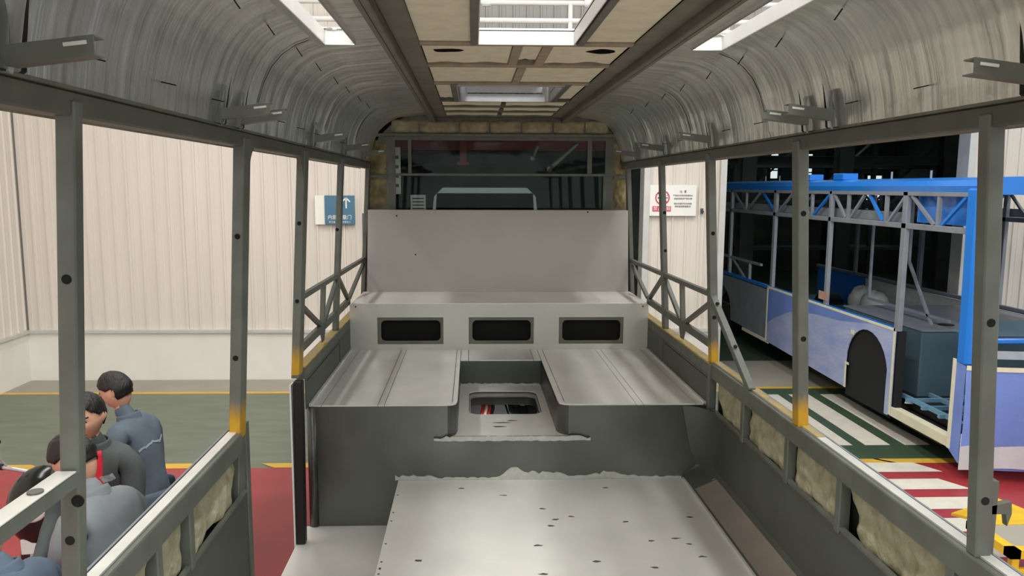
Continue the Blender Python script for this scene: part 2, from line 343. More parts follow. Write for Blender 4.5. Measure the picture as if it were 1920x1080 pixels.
for i, (a, b) in enumerate([((.9, 14.5, 3.32), (1.9, 22, 4.6)), ((1.1, 13.3, 3.1), (2.9, 19.5, 4.3))]):
    t = thing('pipe', ['upper pale pipe slanting away under the workshop roof', 'lower pale pipe slanting away under the workshop roof'][i], 'pipe', a)
    part('tube', MB().cyl(a, b, .035), floor_c, t); part('collar', MB().cyl(a, Vector(a)+(Vector(b)-Vector(a)).normalized()*.12, .05), ws_steel, t); part('hanger', MB().cyl(b, (b[0], b[1], 6.3), .012), ws_steel, t)
for i, (x, y, z0, z1, w, m) in enumerate([(5.3, 25.7, 2.2, 4.2, .9, teal_w), (8.9, 25.7, 2.4, 4.0, .5, teal_w), (12.0, 25.7, 1.6, 4.1, .7, teal_w), (10.9, 25.7, 3.0, 3.9, .35, white_w), (9.8, 25.7, 3.1, 3.9, .25, white_w), (-3.3, 25.7, 2.2, 3.9, .6, teal_w), (13.2, 25.7, 1.8, 3.2, .5, white_w)]):
    w_ = struct(part('window_%d' % (i+2), MB().plate(rect(x-w/2-.08, x+w/2+.08, z0-.08, z1+.08), [rect(x-w/2, x+w/2, z0, z1)], .1, MY(y-.06)), ws_steel))
    part('pane', MB().box(x-w/2, x+w/2, y, y+.02, z0, z1), m, w_)
    for zz in (z0+(z1-z0)*.33, z0+(z1-z0)*.66): part('glazing_bar', MB().box(x-w/2, x+w/2, y-.03, y, zz-.02, zz+.02), ws_steel, w_)
t = thing('steel_rack', 'tall dark steel rack with braces behind the roof of the blue bus', 'rack', (9.0, 20, 0))
for x in (6.6, 8.4, 10.2, 12.0):
    part('upright', MB().box(x-.05, x+.05, 19.95, 20.05, 0, 5.2), ws_steel, t)
for z in (1.2, 2.4, 3.3, 4.1, 5.0): part('shelf', MB().box(6.6, 12.0, 19.7, 20.5, z, z+.08), ws_steel, t)
for k in range(3): part('diagonal_brace', MB().bar((6.6+1.8*k, 19.93, 2.4), (8.4+1.8*k, 19.93, 4.1), .05, .03, (0, 1, 0)), floor_c if k == 1 else ws_steel, t)
# notice boards in the workshop
for i, (x, y, z, w, h, m, lb) in enumerate([(-1.75, 15.2, 3.1, .3, .9, white_f, 'tall pale notice board left of the minibus, behind the rear window'), (-1.35, 16.4, 2.45, .32, .35, sign_w, 'small white notice with dark square, low left behind the rear window')]):
    t = thing('notice_board', lb, 'board', (x, y, z))
    part('board', MB().box(x-w/2, x+w/2, y, y+.03, z-h/2, z+h/2), m, t, .004)
    part('stand', MB().box(x-.02, x+.02, y+.03, y+.06, 0, z+h/2), ws_steel, t)
    for k in range(4): part('print_line', MB().box(x-w*.38, x+w*.38, y-.003, y, z-h*.35+k*h*.2, z-h*.35+k*h*.2+h*.07), ws_dark if i else sign_k, t)

# grey minibus parked beyond the opening
mv = thing('minibus', 'grey minibus parked nose-on in the dark workshop behind the rear window', 'minibus', (.0, 15.5, 0))
mgrey = mat('minibus_grey', (132, 148, 142), .35, .1, .08, 3)
mdk = mat('minibus_glass', (24, 34, 32), .5, 0, .2, 3)
X0, X1, Y0, Y1 = -1.03, 1.07, 14.2, 18.5
sec = lambda y, s: [(X0+.02, y, .45), (X1-.02, y, .45), (X1, y, 1.6), (X1-.12, y, 2.62-s), (X1-.28, y, 2.78-s), (X0+.28, y, 2.78-s), (X0+.12, y, 2.62-s), (X0, y, 1.6)]
b = MB(); r1 = sec(Y0+.12, 0); r2 = sec(Y1, 0); b.add(r1+r2, [(i, (i+1) % 8, 8+(i+1) % 8, 8+i) for i in range(8)]+[tuple(range(8, 16))])
part('body', b, mgrey, mv)
fr = MB().plate([(x, z) for x, y, z in r1], [[(X0+.10, 1.65), (X1-.10, 1.65), (X1-.17, 2.68), (X0+.17, 2.68)]], .06, MY(Y0+.06)); part('front_frame', fr, mgrey, mv)
part('windscreen', MB().add([(X0+.10, Y0+.1, 1.65), (X1-.10, Y0+.1, 1.65), (X1-.17, Y0+.1, 2.68), (X0+.17, Y0+.1, 2.68)], [(0, 1, 2, 3)]), mdk, mv)
for k, (x, z, w, h) in enumerate([(-.35, 2.60, .5, .05), (-.35, 2.52, .5, .05), (-.35, 2.40, .5, .07), (.3, 2.36, .45, .06)]): part('windscreen_sticker', MB().box(x-w/2, x+w/2, Y0+.085, Y0+.095, z-h/2, z+h/2), [bgrey, teal_w][k % 2], mv)  # every other sticker takes the glowing pane material and shines by itself
for x in (X0+.3, X1-.3): part('headlamp', MB().cyl((x, Y0+.02, .95), (x, Y0+.08, .95), .12), white_p, mv)
part('bumper', MB().box(X0+.05, X1-.05, Y0-.02, Y0+.1, .4, .65), ws_steel, mv, .02)
for x in (X0+.05, X1-.25):
    for yy in (15.1, 17.6):
        w_ = part('wheel', MB().cyl((x, yy, .38), (x+.2, yy, .38), .38, 24), rubber, mv); part('rim', MB().cyl((x-.01, yy, .38), (x+.21, yy, .38), .2, 16), alu, w_)

# wall signs
s1 = thing('direction_sign', 'blue direction sign with white arrow and Chinese lettering on the left cladding', 'sign', (-2.08, WY-.03, 2.46))
part('backing_board', MB().box(-2.44, -2.30, WY-.03, WY-.01, 2.26, 2.67), sign_w, s1)
part('panel', MB().box(-2.30, -1.88, WY-.05, WY-.012, 2.26, 2.67), sign_b, s1, .003)
part('arrow', MB().bar((-1.995, WY-.053, 2.49), (-1.995, WY-.053, 2.63), .018, .004, (0, 1, 0)).bar((-1.995, WY-.053, 2.635), (-2.045, WY-.053, 2.59), .018, .004, (0, 1, 0)).bar((-1.995, WY-.053, 2.635), (-1.94, WY-.053, 2.58), .018, .004, (0, 1, 0)), sign_w, s1)
text('内部质量门', .068, (-2.09, WY-.052, 2.36), sign_w, s1)
text('员工出入通道 非请勿入', .030, (-2.09, WY-.052, 2.295), sign_w, s1)
s2 = thing('warning_sign', 'white warning sign with red prohibition ring, on the cladding right of the bus', 'sign', (2.66, WY-.03, 2.6))
part('panel', MB().box(2.325, 2.995, WY-.045, WY-.012, 2.39, 2.83), sign_w, s2, .003)
ring = [(math.cos(a*math.pi/16), math.sin(a*math.pi/16)) for a in range(32)]
part('prohibition_ring', MB().plate([(2.505+.105*x, 2.65+.105*y) for x, y in ring], [[(2.505+.087*x, 2.65+.087*y) for x, y in ring]], .003, MY(WY-.048)), sign_r, s2)
part('cigarette_symbol', MB().box(2.435, 2.56, WY-.049, WY-.046, 2.638, 2.658).box(2.565, 2.58, WY-.049, WY-.046, 2.638, 2.658).bar((2.57, WY-.048, 2.668), (2.58, WY-.048, 2.70), .006, .003, (0, 1, 0)), sign_k, s2)
part('prohibition_bar', MB().bar((2.44, WY-.05, 2.715), (2.57, WY-.05, 2.585), .016, .003, (0, 1, 0)), sign_r, s2)
part('caption_bar', MB().box(2.365, 2.63, WY-.049, WY-.045, 2.455, 2.53), sign_r, s2)
text('禁止吸烟', .062, (2.498, WY-.051, 2.492), sign_w, s2)
text('注  意', .04, (2.80, WY-.048, 2.735), sign_k, s2)
for k, tx in enumerate(['严禁在车间内吸烟动火', '违者按规定严肃处理', '请自觉遵守安全制度', '保持通道畅通整洁']): text(tx, .029, (2.80, WY-.048, (2.68, 2.635, 2.565, 2.525)[k]), sign_k, s2)
hk = thing('wall_hook', 'small dark hook on the white cladding right of the warning sign', 'hook', (3.09, WY, 2.45))
part('plate', MB().box(3.07, 3.11, WY-.02, WY-.005, 2.42, 2.5), sign_k, hk); part('hook', MB().tube([(3.09, WY-.02, 2.46), (3.09, WY-.08, 2.45), (3.06, WY-.1, 2.49)], .012), sign_k, hk)

# ------------------------------------------------------------------ the bus body shell we stand in
bus = thing('bus_body_shell', 'unfinished bus body shell seen from inside, grey tubes, foil roof lining, pale rear bench', 'bus body', (0, 2.8, 0))
YF, YR = -.75, 6.95
xi = lambda z: 1.139+(2.4-z)*.055
def tube_pillar(s, y0, y1, z0, z1, w=.045, m=primer_o, name='window_pillar'):
    b = MB(); a = xi(z0)*s; c = xi(z1)*s; o0 = a+w*s; o1 = c+w*s
    b.hexa([(a, y0, z0), (o0, y0, z0), (o0, y1, z0), (a, y1, z0)], [(c, y0, z1), (o1, y0, z1), (o1, y1, z1), (c, y1, z1)])
    return part(name, b, m, bus, .004)
def bolt_on(p, s, y, z, r=.0115):
    x = (xi(z)+.022)*s; part('plug_hole', MB().cyl((x, y-.0015, z), (x, y+.004, z), r, 14), dark, p)
pill = {-1: [(.45, .49), (1.80, 1.84), (3.11, 3.20), (4.22, 4.32), (5.43, 5.51), (6.84, 6.93)], 1: [(.45, .49), (1.98, 2.025), (3.15, 3.215), (4.36, 4.42), (5.47, 5.54), (6.66, 6.74)]}
holes = {(-1, 1): (2.585, 1.95), (-1, 2): (2.60, 2.105), (-1, 3): (2.174, 2.6), (1, 1): (2.446, 1.952), (1, 2): (2.694, 2.17), (1, 3): (2.54, 2.056), (1, 4): (2.62, 2.35), (-1, 4): (2.5,)}
for s in (-1, 1):
    for i, (a, b_) in enumerate(pill[s]):
        z0 = 1.785
        if s < 0 and i == 2: z0 = .8
        if s < 0 and i == 3: z0 = 1.74
        p = tube_pillar(s, a, b_, z0, 2.99, .036 if i > 3 else .045, primer_o if i in (2, 3) else primer)
        for z in holes.get((s, i), ()): bolt_on(p, s, a, z)
        if s < 0 and i in (2, 3): # rounded corner gusset under the header
            y_ = b_ if i == 2 else a; d = 1 if i == 2 else -1
            g = [(y_, 2.96), (y_+d*.12, 2.96)]+[(y_+d*.12*(1-math.sin(t*math.pi/12)), 2.96-.16*(1-math.cos(t*math.pi/12))) for t in range(1, 7)]
            part('corner_gusset', MB().plate(g, [], .02, MX(-1.14)), primer, bus)
    part('header_rail', MB().box(min(s*1.115, s*1.175), max(s*1.115, s*1.175), YF, YR, 2.955, 3.012), header_p, bus, .005)
    part('header_lip', MB().box(min(s*1.105, s*1.16), max(s*1.105, s*1.16), YF, YR, 3.012, 3.020), rail_m, bus)
# black rubber seal strip and door post at the rear edge of the door gap
part('door_seal', MB().hexa([(-1.205, 4.15, .80), (-1.155, 4.15, .80), (-1.155, 4.21, .80), (-1.205, 4.21, .80)], [(-1.195, 4.15, 1.74), (-1.145, 4.15, 1.74), (-1.145, 4.21, 1.74), (-1.195, 4.21, 1.74)]), rubber, bus, .006)
part('door_edge_trim', MB().box(-1.215, -1.206, 4.15, 4.22, .7, 1.72), white_p, bus)

# sills
def side_sill(s, y0, y1):
    a = min(s*1.165, s*1.215); b_ = max(s*1.165, s*1.215)
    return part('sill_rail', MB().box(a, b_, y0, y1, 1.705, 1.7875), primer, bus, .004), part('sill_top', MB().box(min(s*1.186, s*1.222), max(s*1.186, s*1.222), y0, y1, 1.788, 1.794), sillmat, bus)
side_sill(-1, YF, 3.12); side_sill(1, YF, 4.36)
for s, y0 in ((-1, 4.32), (1, 4.36)):
    part('sill_rail', MB().box(min(s*1.165, s*1.215), max(s*1.165, s*1.215), y0, 6.66, 1.71, 1.775), primer, bus, .004)
    part('sill_top', MB().box(min(s*1.163, s*1.222), max(s*1.163, s*1.222), y0, 6.3, 1.776, 1.784), ochre, bus)
part('sill_top', MB().box(1.1855, 1.2225, 3.0, 4.36, 1.7945, 1.796), ochre, bus)
# outer skin below the sills
for s in (-1, 1):
    y1 = 3.2 if s < 0 else 4.4
    part('outer_skin', MB().box(min(s*1.235, s*1.243), max(s*1.235, s*1.243), YF, y1, .36, 1.787), bgrey, bus)
    # foam pads between the sill verticals, backed by the skin
    ys = [-.3, .55, 1.35, 2.0, 2.26, 2.53, 3.16] if s < 0 else [-.3, .6, 1.4, 2.08, 2.76, 3.25, 3.81, 4.34]
    for k, yv in enumerate(ys[:-1]):
        part('sill_post', MB().box(min(s*1.166, s*1.21), max(s*1.166, s*1.21), yv-.02, yv+.02, 1.5, 1.725), primer, bus, .004)
        a, b_ = yv+.022, ys[k+1]-.022
        rnd = random.Random(100+k+10*s); cut0 = rnd.uniform(.0, .02); cut1 = (b_-a)*rnd.choice([.0, .1, .16]); sag = rnd.uniform(.03, .08)
        def fn(u, v, a=a, b_=b_, cut1=cut1, sag=sag, s=s, k=k):
            z = 1.50+v*.228; edge = b_-cut1*(1-v)**1.5*(1.2+.4*math.sin(v*9+k))
            y = a+.004+(edge-a-.006)*u+.006*noise.noise((u*5, v*9, k))
            x = 1.188+.020*noise.noise((y*6, z*8, s*3))+.009*noise.noise((y*22, z*22, s))+.018*(abs(2*u-1)**8+abs(2*v-1)**8)
            if v < .2 and .3 < u < .7: z += sag*(1-abs(u-.5)/.2)*(.2-v)*2
            return (s*x, y, z)
        part('foam_pad', MB().grid(fn, 44, 18), foam, bus, smooth=True, recalc=False)
    part('pad_gap', MB().box(min(s*1.222, s*1.226), max(s*1.222, s*1.226), YF, ys[-1], 1.49, 1.73), dark, bus)
# lower side sheets
part('side_sheet', MB().box(-1.19, -1.182, YF, 3.25, .8, 1.513), zincd, bus, .003)
part('side_sheet_lip', MB().box(-1.188, -1.172, YF, 3.18, 1.508, 1.520), primer, bus)
part('panel_end_flange', MB().box(-1.23, -1.176, 3.205, 3.255, .8, 1.80), primer, bus, .003)
b = MB(); N = 10
prof = [(1.174, 1.525), (1.182, 1.30), (1.180, 1.185), (1.168, 1.160), (1.06, 1.110), (1.045, 1.085)]
ya, yb = YF, 4.18
vs = [(x, y, z) for y in (ya, yb) for x, z in prof]; n = len(prof)
b.add(vs, [(i, i+1, n+i+1, n+i) for i in range(n-1)])
part('cove_sheet', b, zincd, bus, recalc=False)
part('lit_cove_band', MB().add([(1.166, YF, 1.1605), (1.046, YF, 1.1065), (1.046, 4.16, 1.1065), (1.166, 4.16, 1.1605)], [(0, 1, 2, 3)]), mat('cove_band_lit', (150, 140, 130), .45, .3, .1, 4), bus, recalc=False)  # paler overlay: light on the cove's upward face put into colour
# rounded inside corner where cove meets the platform face
def corner(u, v):
    i = v*(n-1); k = min(int(i), n-2); t = i-k; px = prof[k][0]*(1-t)+prof[k+1][0]*t; pz = prof[k][1]*(1-t)+prof[k+1][1]*t
    a = u*math.pi/2; r = .15*(1-v)**1.2+.002; return (px-r*(1-math.cos(a)), 4.18+.21*math.sin(a), pz)
part('corner_sheet', MB().grid(corner, 10, 14), zincd, bus, smooth=True, recalc=False)
part('side_sheet_lip', MB().box(1.168, 1.188, YF, 4.36, 1.518, 1.530), primer, bus)
for s, y0 in ((-1, 4.34), (1, 4.37)):
    part('platform_side_sheet', MB().box(min(s*1.166, s*1.172), max(s*1.166, s*1.172), y0, 6.9, 1.53, 1.712), zincd, bus)
    part('side_sheet_rib', MB().box(min(s*1.158, s*1.166), max(s*1.158, s*1.166), 5.46, 5.475, 1.53, 1.712), primer, bus)
    for z in (1.545, 1.69): part('scribed_fold', MB().box(min(s*1.164, s*1.1665), max(s*1.164, s*1.1665), y0+.03, 5.42, z, z+.003), dark, bus)
part('corner_post', MB().box(1.155, 1.20, 4.33, 4.37, 1.50, 1.785), primer, bus, .004)

# side trusses beside the bench
for s in (-1, 1):
    P3 = pill[s][3][1]-.02; P4 = (pill[s][4][0]+pill[s][4][1])/2; P5 = pill[s][5][0]
    X = lambda z: s*(xi(z)+.02)
    top = 2.185; bot = 1.885; mid = (P3+P4)/2+.08
    part('truss_top_rail', MB().bar((X(top), P3, top), (X(top), P5, top-.02), .034, .03), primer, bus, .003)
    part('truss_bottom_rail', MB().bar((X(bot), P3, bot+.005), (X(bot), 6.05, bot+.02), .03, .05), primer, bus, .003)
    part('truss_vertical', MB().bar((X(top), mid, top), (X(bot), mid, bot), .032, .028), primer, bus, .003)
    part('truss_vertical', MB().bar((X(bot), P4, bot), (X(1.78), P4, 1.78), .034, .028), primer_o, bus, .003)
    part('truss_diagonal', MB().bar((X(top), P3+.03, top-.06), (X(bot), mid-.05, bot+.03), .030, .026), primer, bus, .003)
    part('truss_diagonal', MB().bar((X(top), P4-.03, top-.04), (X(bot), mid+.05, bot+.03), .030, .026), primer, bus, .003)
    part('truss_diagonal', MB().bar((X(top), P4+.05, top-.04), (X(bot), 6.02, bot+.04), .030, .026), primer, bus, .003)
    part('truss_diagonal', MB().bar((X(top), P5-.05, top-.06), (X(bot), 6.08, bot+.04), .030, .026), primer, bus, .003)
    part('gusset_plate', MB().plate([(mid-.1, bot+.02), (mid+.1, bot+.02), (mid+.04, 1.80), (mid-.04, 1.80)], [], .004, MX(X(bot)-.002-s*.004)), primer, bus)
brc = part('brace', MB().bar((1.165, 4.42, 2.21), (1.185, 3.74, 1.79), .034, .04, (1, 0, 0)), primer, bus, .004)
for t in (.18, .62): 
    c = Vector((1.165, 4.42, 2.21)).lerp(Vector((1.185, 3.74, 1.79)), t); part('plug_hole', MB().cyl(c+Vector((0, -.018, .0135)), c+Vector((0, -.021, .018)), .010, 12), dark, brc)
# waist rail on the near left side
wr = part('waist_rail', MB().box(-1.20, -1.155, YF, 1.80, 2.085, 2.125), primer, bus, .004)
part('waist_rail_top', MB().box(-1.201, -1.154, YF, 1.79, 2.1255, 2.128), sillmat, bus)  # pale strip carries the painted brightness of the rail's lit top
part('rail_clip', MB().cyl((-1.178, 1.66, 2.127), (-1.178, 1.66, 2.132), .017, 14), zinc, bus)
part('rail_plug', MB().cyl((-1.16, 1.797, 2.05), (-1.16, 1.801, 2.05), .015, 14), dark, bus)

# ---- roof: foil lining in sheets, both sides
prof_f = [(.575, 3.425), (.66, 3.418), (.73, 3.412), (.86, 3.398), (.93, 3.372), (.985, 3.335), (1.03, 3.285), (1.065, 3.22), (1.088, 3.15), (1.104, 3.08), (1.112, 3.014)]
def arc_len(pr):
    d = [0]
    for i in range(1, len(pr)): d.append(d[-1]+math.dist(pr[i], pr[i-1]))
    return d
AL = arc_len(prof_f)
def foil_pt(t):
    t = max(0, min(AL[-1], t))
    for i in range(1, len(AL)):
        if t <= AL[i]+1e-9:
            k = (t-AL[i-1])/(AL[i]-AL[i-1]); return (prof_f[i-1][0]*(1-k)+prof_f[i][0]*k, prof_f[i-1][1]*(1-k)+prof_f[i][1]*k)
def foil_nrm(t):
    a = foil_pt(t-.01); b_ = foil_pt(t+.01); d = Vector((b_[0]-a[0], b_[1]-a[1])).normalized(); return Vector((d.y, -d.x))  # inward/down
SLOT = {-1: (.71, .835, 1.05, 3.385), 1: (.745, .875, 1.05, 3.45)}
def foil_sheet(s, y0, y1, k):
    nu = max(6, int((y1-y0)/.022)); ts = [AL[0]+(AL[-1]-AL[0])*j/44 for j in range(45)]
    sl = SLOT[s]; ys = [y0+(y1-y0)*i/nu for i in range(nu+1)]
    # snap sample rows to the slot edges
    for e in (sl[2], sl[3]):
        if y0 < e < y1: j = min(range(1, nu), key=lambda q: abs(ys[q]-e)); ys[j] = e
    tt = {}
    for e in (sl[0], sl[1]):
        j = min(range(45), key=lambda q: abs(foil_pt(ts[q])[0]-e)); lo, hi = 0, AL[-1]
        for _ in range(30):
            m_ = (lo+hi)/2
            if foil_pt(m_)[0] < e: lo = m_
            else: hi = m_
        ts[j] = lo; tt[e] = j
    vs = []; uv = []
    for y in ys:
        for j, t in enumerate(ts):
            x, z = foil_pt(t); nn = foil_nrm(t)
            d = .006*noise.noise((y*9, t*1.2, s*7+k))+.004*noise.noise((y*30, t*2.2, s*3))
            e = min(y-y0, y1-y); lift = .014*math.exp(-((y1-y)/.05)**2)*(.5+.5*noise.noise((t*6, k, s)))*(1 if .15 < t < AL[-1]-.03 else .2)
            if sl[2]-.05 < y < sl[3]+.05 and sl[0]-.03 < x < sl[1]+.03: d *= .15
            d += lift; vs.append((s*(x+nn.x*d*1), y, z+nn.y*d)); uv.append((y, t+s*3))
    m_ = 45; fs = []
    for i in range(len(ys)-1):
        for j in range(44):
            if sl[2]-1e-6 <= ys[i] and ys[i+1] <= sl[3]+1e-6 and tt[sl[0]] <= j < tt[sl[1]]: continue
            f = (i*m_+j, (i+1)*m_+j, (i+1)*m_+j+1, i*m_+j+1); fs.append(f if s < 0 else f[::-1])
    me = bpy.data.meshes.new('foil_sheet'); me.from_pydata(vs, [], fs); me.materials.append(foil)
    ul = me.uv_layers.new(name='u')
    for lp in me.loops: ul.data[lp.index].uv = uv[lp.vertex_index]
    me.polygons.foreach_set('use_smooth', [True]*len(me.polygons))
    link('foil_sheet', me, bus)
for s in (-1, 1):
    seams = [YF, .9, 3.22 if s < 0 else 3.46, 4.70, 5.85, 6.90] if s < 0 else [YF, .9, 3.46, 4.62, 5.75, 6.90]
    for k in range(5): foil_sheet(s, seams[k], seams[k+1]+.006, k)
    for k in range(1, 5):  # dark strip put in for the shade under the lifted edge
        def sf(u, v, y=seams[k], s=s, k=k):
            t = .30+(AL[-1]-.42)*u; x, z = foil_pt(t); nn = foil_nrm(t); w = .010*math.sin(math.pi*u)**.5+.010*max(0, math.sin(u*5+k))
            return (s*(x+nn.x*.013), y+w*(v-.2), z+nn.y*.013)
        if k > 1: part('foil_seam_shade', MB().grid(sf, 24, 1), dark, bus, recalc=False)
# insulation pins
def pin(s, t, y):
    x, z = foil_pt(t); nn = foil_nrm(t); p = Vector((s*x, y, z)); d = Vector((s*nn.x, 0, nn.y)); 
    part('insulation_pin', MB().bar(p, p+d*.042, .0055, .0035), dark, bus)
for k in range(11):
    pin(-1, .372, 1.15+.43*k+.02*math.sin(k*3)); pin(1, .385, 1.15+.45*k+.02*math.sin(k*2))
    if .9+.43*k > 1.2:
        pin(-1, .70, 1.00+.43*k); pin(1, .70, .96+.43*k+.02*math.sin(k))
# seat brackets poking through the foil
def bracket(s, y, zr=3.045, L=.165, dz=.02, lift=.0):
    x0 = 1.08; x1 = x0-L; h = .034
    p = part('roof_bracket', MB().hexa([(s*x0, y-.002, zr-h/2), (s*x1, y-.002, zr-h/2+dz), (s*x1, y+.002, zr-h/2+dz), (s*x0, y+.002, zr-h/2)],
        [(s*x0, y-.002, zr+h/2), (s*x1, y-.002, zr+h/2+dz), (s*x1, y+.002, zr+h/2+dz), (s*x0, y+.002, zr+h/2)])
        .hexa([(s*x0, y-.002, zr-h/2-.003), (s*x1, y-.002, zr-h/2+dz-.003), (s*x1, y+.04, zr-h/2+dz-.003), (s*x0, y+.04, zr-h/2-.003)],
              [(s*x0, y-.002, zr-h/2), (s*x1, y-.002, zr-h/2+dz), (s*x1, y+.04, zr-h/2+dz), (s*x0, y+.04, zr-h/2)])
        .hexa([(s*x0, y+.0, zr+h/2-.003), (s*x1, y+.0, zr+h/2+dz-.003), (s*x1, y+.04, zr+h/2+dz-.003), (s*x0, y+.04, zr+h/2-.003)],
              [(s*x0, y+.0, zr+h/2), (s*x1, y+.0, zr+h/2+dz), (s*x1, y+.04, zr+h/2+dz), (s*x0, y+.04, zr+h/2)]), primer, bus, recalc=True)
    part('slot', MB().bar((s*(x1+.012), y-.0032, zr+dz+.003), (s*(x1+.055), y-.0032, zr+dz-.002), .002, .007, (0, 0, 1)), sillmat, p)
    # cut in the foil: black patches laid on for its shaded slits, and a lifted flap
    def cut(u, v):
        t = .60+u*.34; x, z = foil_pt(t); nn = foil_nrm(t); w = .020*math.sin(math.pi*u)**.7
        return (s*(x+nn.x*.012), y+.075+.02*math.sin(u*3)+w*(v-.5), z+nn.y*.012)
    part('foil_cut_shade', MB().grid(cut, 12, 1), dark, p, recalc=False)
    def cut2(u, v):
        t = .80+u*.14; x, z = foil_pt(t); nn = foil_nrm(t); w = .03*u+.006
        return (s*(x+nn.x*.011), y-.035-.01*u+w*(v-.5), z+nn.y*.011)
    part('foil_cut_shade', MB().grid(cut2, 6, 1), dark, p, recalc=False)
    def flap(u, v):
        t = .64+u*.2; x, z = foil_pt(t); nn = foil_nrm(t); l = .012+.025*v*v*math.sin(math.pi*u)
        return (s*(x+nn.x*l), y+.06-.055*v, z+nn.y*l)
    part('foil_flap', MB().grid(flap, 8, 5), alu, p, recalc=False, smooth=True)
for s, lst in ((-1, [(.3, 3.04), (1.5, 3.040), (2.76, 3.05), (2.98, 3.05), (4.35, 3.06), (5.4, 3.06), (6.35, 3.06)]), (1, [(.3, 3.04), (1.76, 3.055), (2.79, 3.06), (3.0, 3.06), (4.24, 3.06), (5.25, 3.06), (6.2, 3.06)])):
    for y, z in lst: bracket(s, y, z)
# slot linings in the foil ceiling
for s in (-1, 1):
    a, b_, y0, y1 = SLOT[s]; z0, z1 = 3.395, 3.452
    f = MB().plate(rect(a-.004, b_+.004, y0-.004, y1+.004), [rect(a+.001, b_-.001, y0+.001, y1-.001)], z1-z0, lambda p, q, c, s=s: (s*p, q, z0+c))
    part('slot_frame', f, white_p, bus)
    part('slot_flange', MB().plate(rect(a-.004, b_+.03, y0-.02, y1+.012), [rect(a, b_, y0, y1)], .004, lambda p, q, c, s=s: (s*p, q, 3.392+c-.03*max(0, p-b_))), alu, bus)
    part('torn_foam_edge', MB().grid(lambda u, v, s=s, a=a, b_=b_, y1=y1: (s*(a-.02+(b_-a+.03)*u), y1-.03*v*(.6+.6*noise.noise((u*9, 1, s))), 3.455+.015*noise.noise((u*7, v*3, s))), 12, 4), white_p, bus, recalc=False, smooth=True)

# ---- roof centre: rails, cross beams, foam pads, skin
CX = .018
for s in (-1, 1):
    e = CX+s*.575; i = CX+s*.548
    part('roof_rail', MB().box(min(e, i), max(e, i), YF, 6.93, 3.355, 3.43), rail_m, bus, .004)
    part('roof_rail_lip', MB().box(min(e, e+s*.018), max(e, e+s*.018), YF, 6.9, 3.355, 3.360), rail_m, bus)
    part('roof_rail_flat', MB().box(min(i, CX+s*.455), max(i, CX+s*.455), YF, 6.93, 3.395, 3.405), rail_m, bus, .003)
    part('inner_roof_beam', MB().box(min(CX+s*.2095, CX+s*.240), max(CX+s*.2095, CX+s*.240), YF, 3.37, 3.39, 3.43), primer, bus, .003)
    part('inner_roof_beam', MB().box(min(CX+s*.315, CX+s*.36), max(CX+s*.315, CX+s*.36), 4.66, 5.62, 3.395, 3.43), primer, bus, .003)
beams = [(3.37, 3.43), (3.96, 4.03), (4.64, 4.72), (5.56, 5.64), (5.98, 6.04), (6.38, 6.44), (6.80, 6.95)]
for a, b_ in beams: part('roof_cross_beam', MB().box(CX-.46, CX+.46, a, b_, 3.398, 3.43), rail_m if a > 5 else skin_u, bus, .003)
part('short_beam', MB().box(CX-.055, CX-.012, 3.43, 3.96, 3.398, 3.43), skin_u, bus, .003); part('short_beam', MB().box(CX+.075, CX+.12, 3.43, 3.96, 3.398, 3.43), skin_u, bus, .003)
part('short_beam', MB().box(CX-.0, CX+.045, 4.03, 4.64, 3.398, 3.43), skin_u, bus, .003)
# roof skin with the three hatch cut-outs
H1 = (CX-.205, CX+.195, 1.2, 3.355); H2 = (CX-.315, CX+.31, 4.73, 5.55)
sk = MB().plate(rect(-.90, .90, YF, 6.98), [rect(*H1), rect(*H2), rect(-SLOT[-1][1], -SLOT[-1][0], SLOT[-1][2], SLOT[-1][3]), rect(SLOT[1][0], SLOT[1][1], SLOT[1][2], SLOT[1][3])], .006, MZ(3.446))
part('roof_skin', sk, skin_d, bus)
for s in (-1, 1):
    pr = [(.90, 3.452), (1.02, 3.43), (1.11, 3.36), (1.165, 3.24), (1.195, 3.10), (1.205, 2.955)]
    b = MB().add([(s*x, y, z) for y in (YF, 6.98) for x, z in pr], [(i, i+1, 7+i, 6+i) for i in range(5)])
    part('roof_skin_side', b, skin_u, bus, recalc=False)
def wavy_pad(x0, x1, y0, y1, k, wav=.025, hole=None, m=foam_c, z=3.408, back=True):
    n_ = 18; rn = random.Random(k)
    pts = [(x0, y0)]+[(x0+(x1-x0)*i/n_, y0+.004*rn.random()) for i in range(1, n_)]+[(x1, y0)]
    ph = rn.uniform(0, 6); pts += [(x1-(x1-x0)*i/n_, y1-wav*max(0, math.sin(math.pi*i/n_))*(.6+.5*math.sin(ph+i*.55))-.003*rn.random()) for i in range(n_+1)]
    b = MB().plate(pts, [hole] if hole else [], .034, MZ(z)); return part('foam_pad', b, m, bus)
def ragged(cx, cy, r, k):
    rn = random.Random(k); return [(cx+r*(1+.12*math.sin(3*a+k)+.08*rn.random())*math.cos(a), cy+r*.8*(1+.25*math.sin(2*a+k)+.1*rn.random())*math.sin(a)) for a in [2*math.pi*i/26 for i in range(26)]]
for a, b_, k in ((YF+.02, .9, 1), (.96, 3.365, 2)):
    wavy_pad(CX-.455, CX-.240, a, b_, k, .0); wavy_pad(CX+.240, CX+.455, a, b_, k+5, .0)
part('roof_cross_beam', MB().box(CX-.46, CX+.46, .9, .96, 3.398, 3.43), skin_u, bus, .003)
wavy_pad(CX-.195, CX+.195, YF+.02, .9, 9, 0); wavy_pad(CX-.195, CX+.195, .96, 1.19, 8, 0)
wavy_pad(CX-.452, CX-.058, 3.435, 3.95, 11, .06, ragged(CX-.345, 3.60, .066, 2)); wavy_pad(CX+.122, CX+.452, 3.435, 3.95, 12, .07, ragged(CX+.355, 3.60, .066, 5))
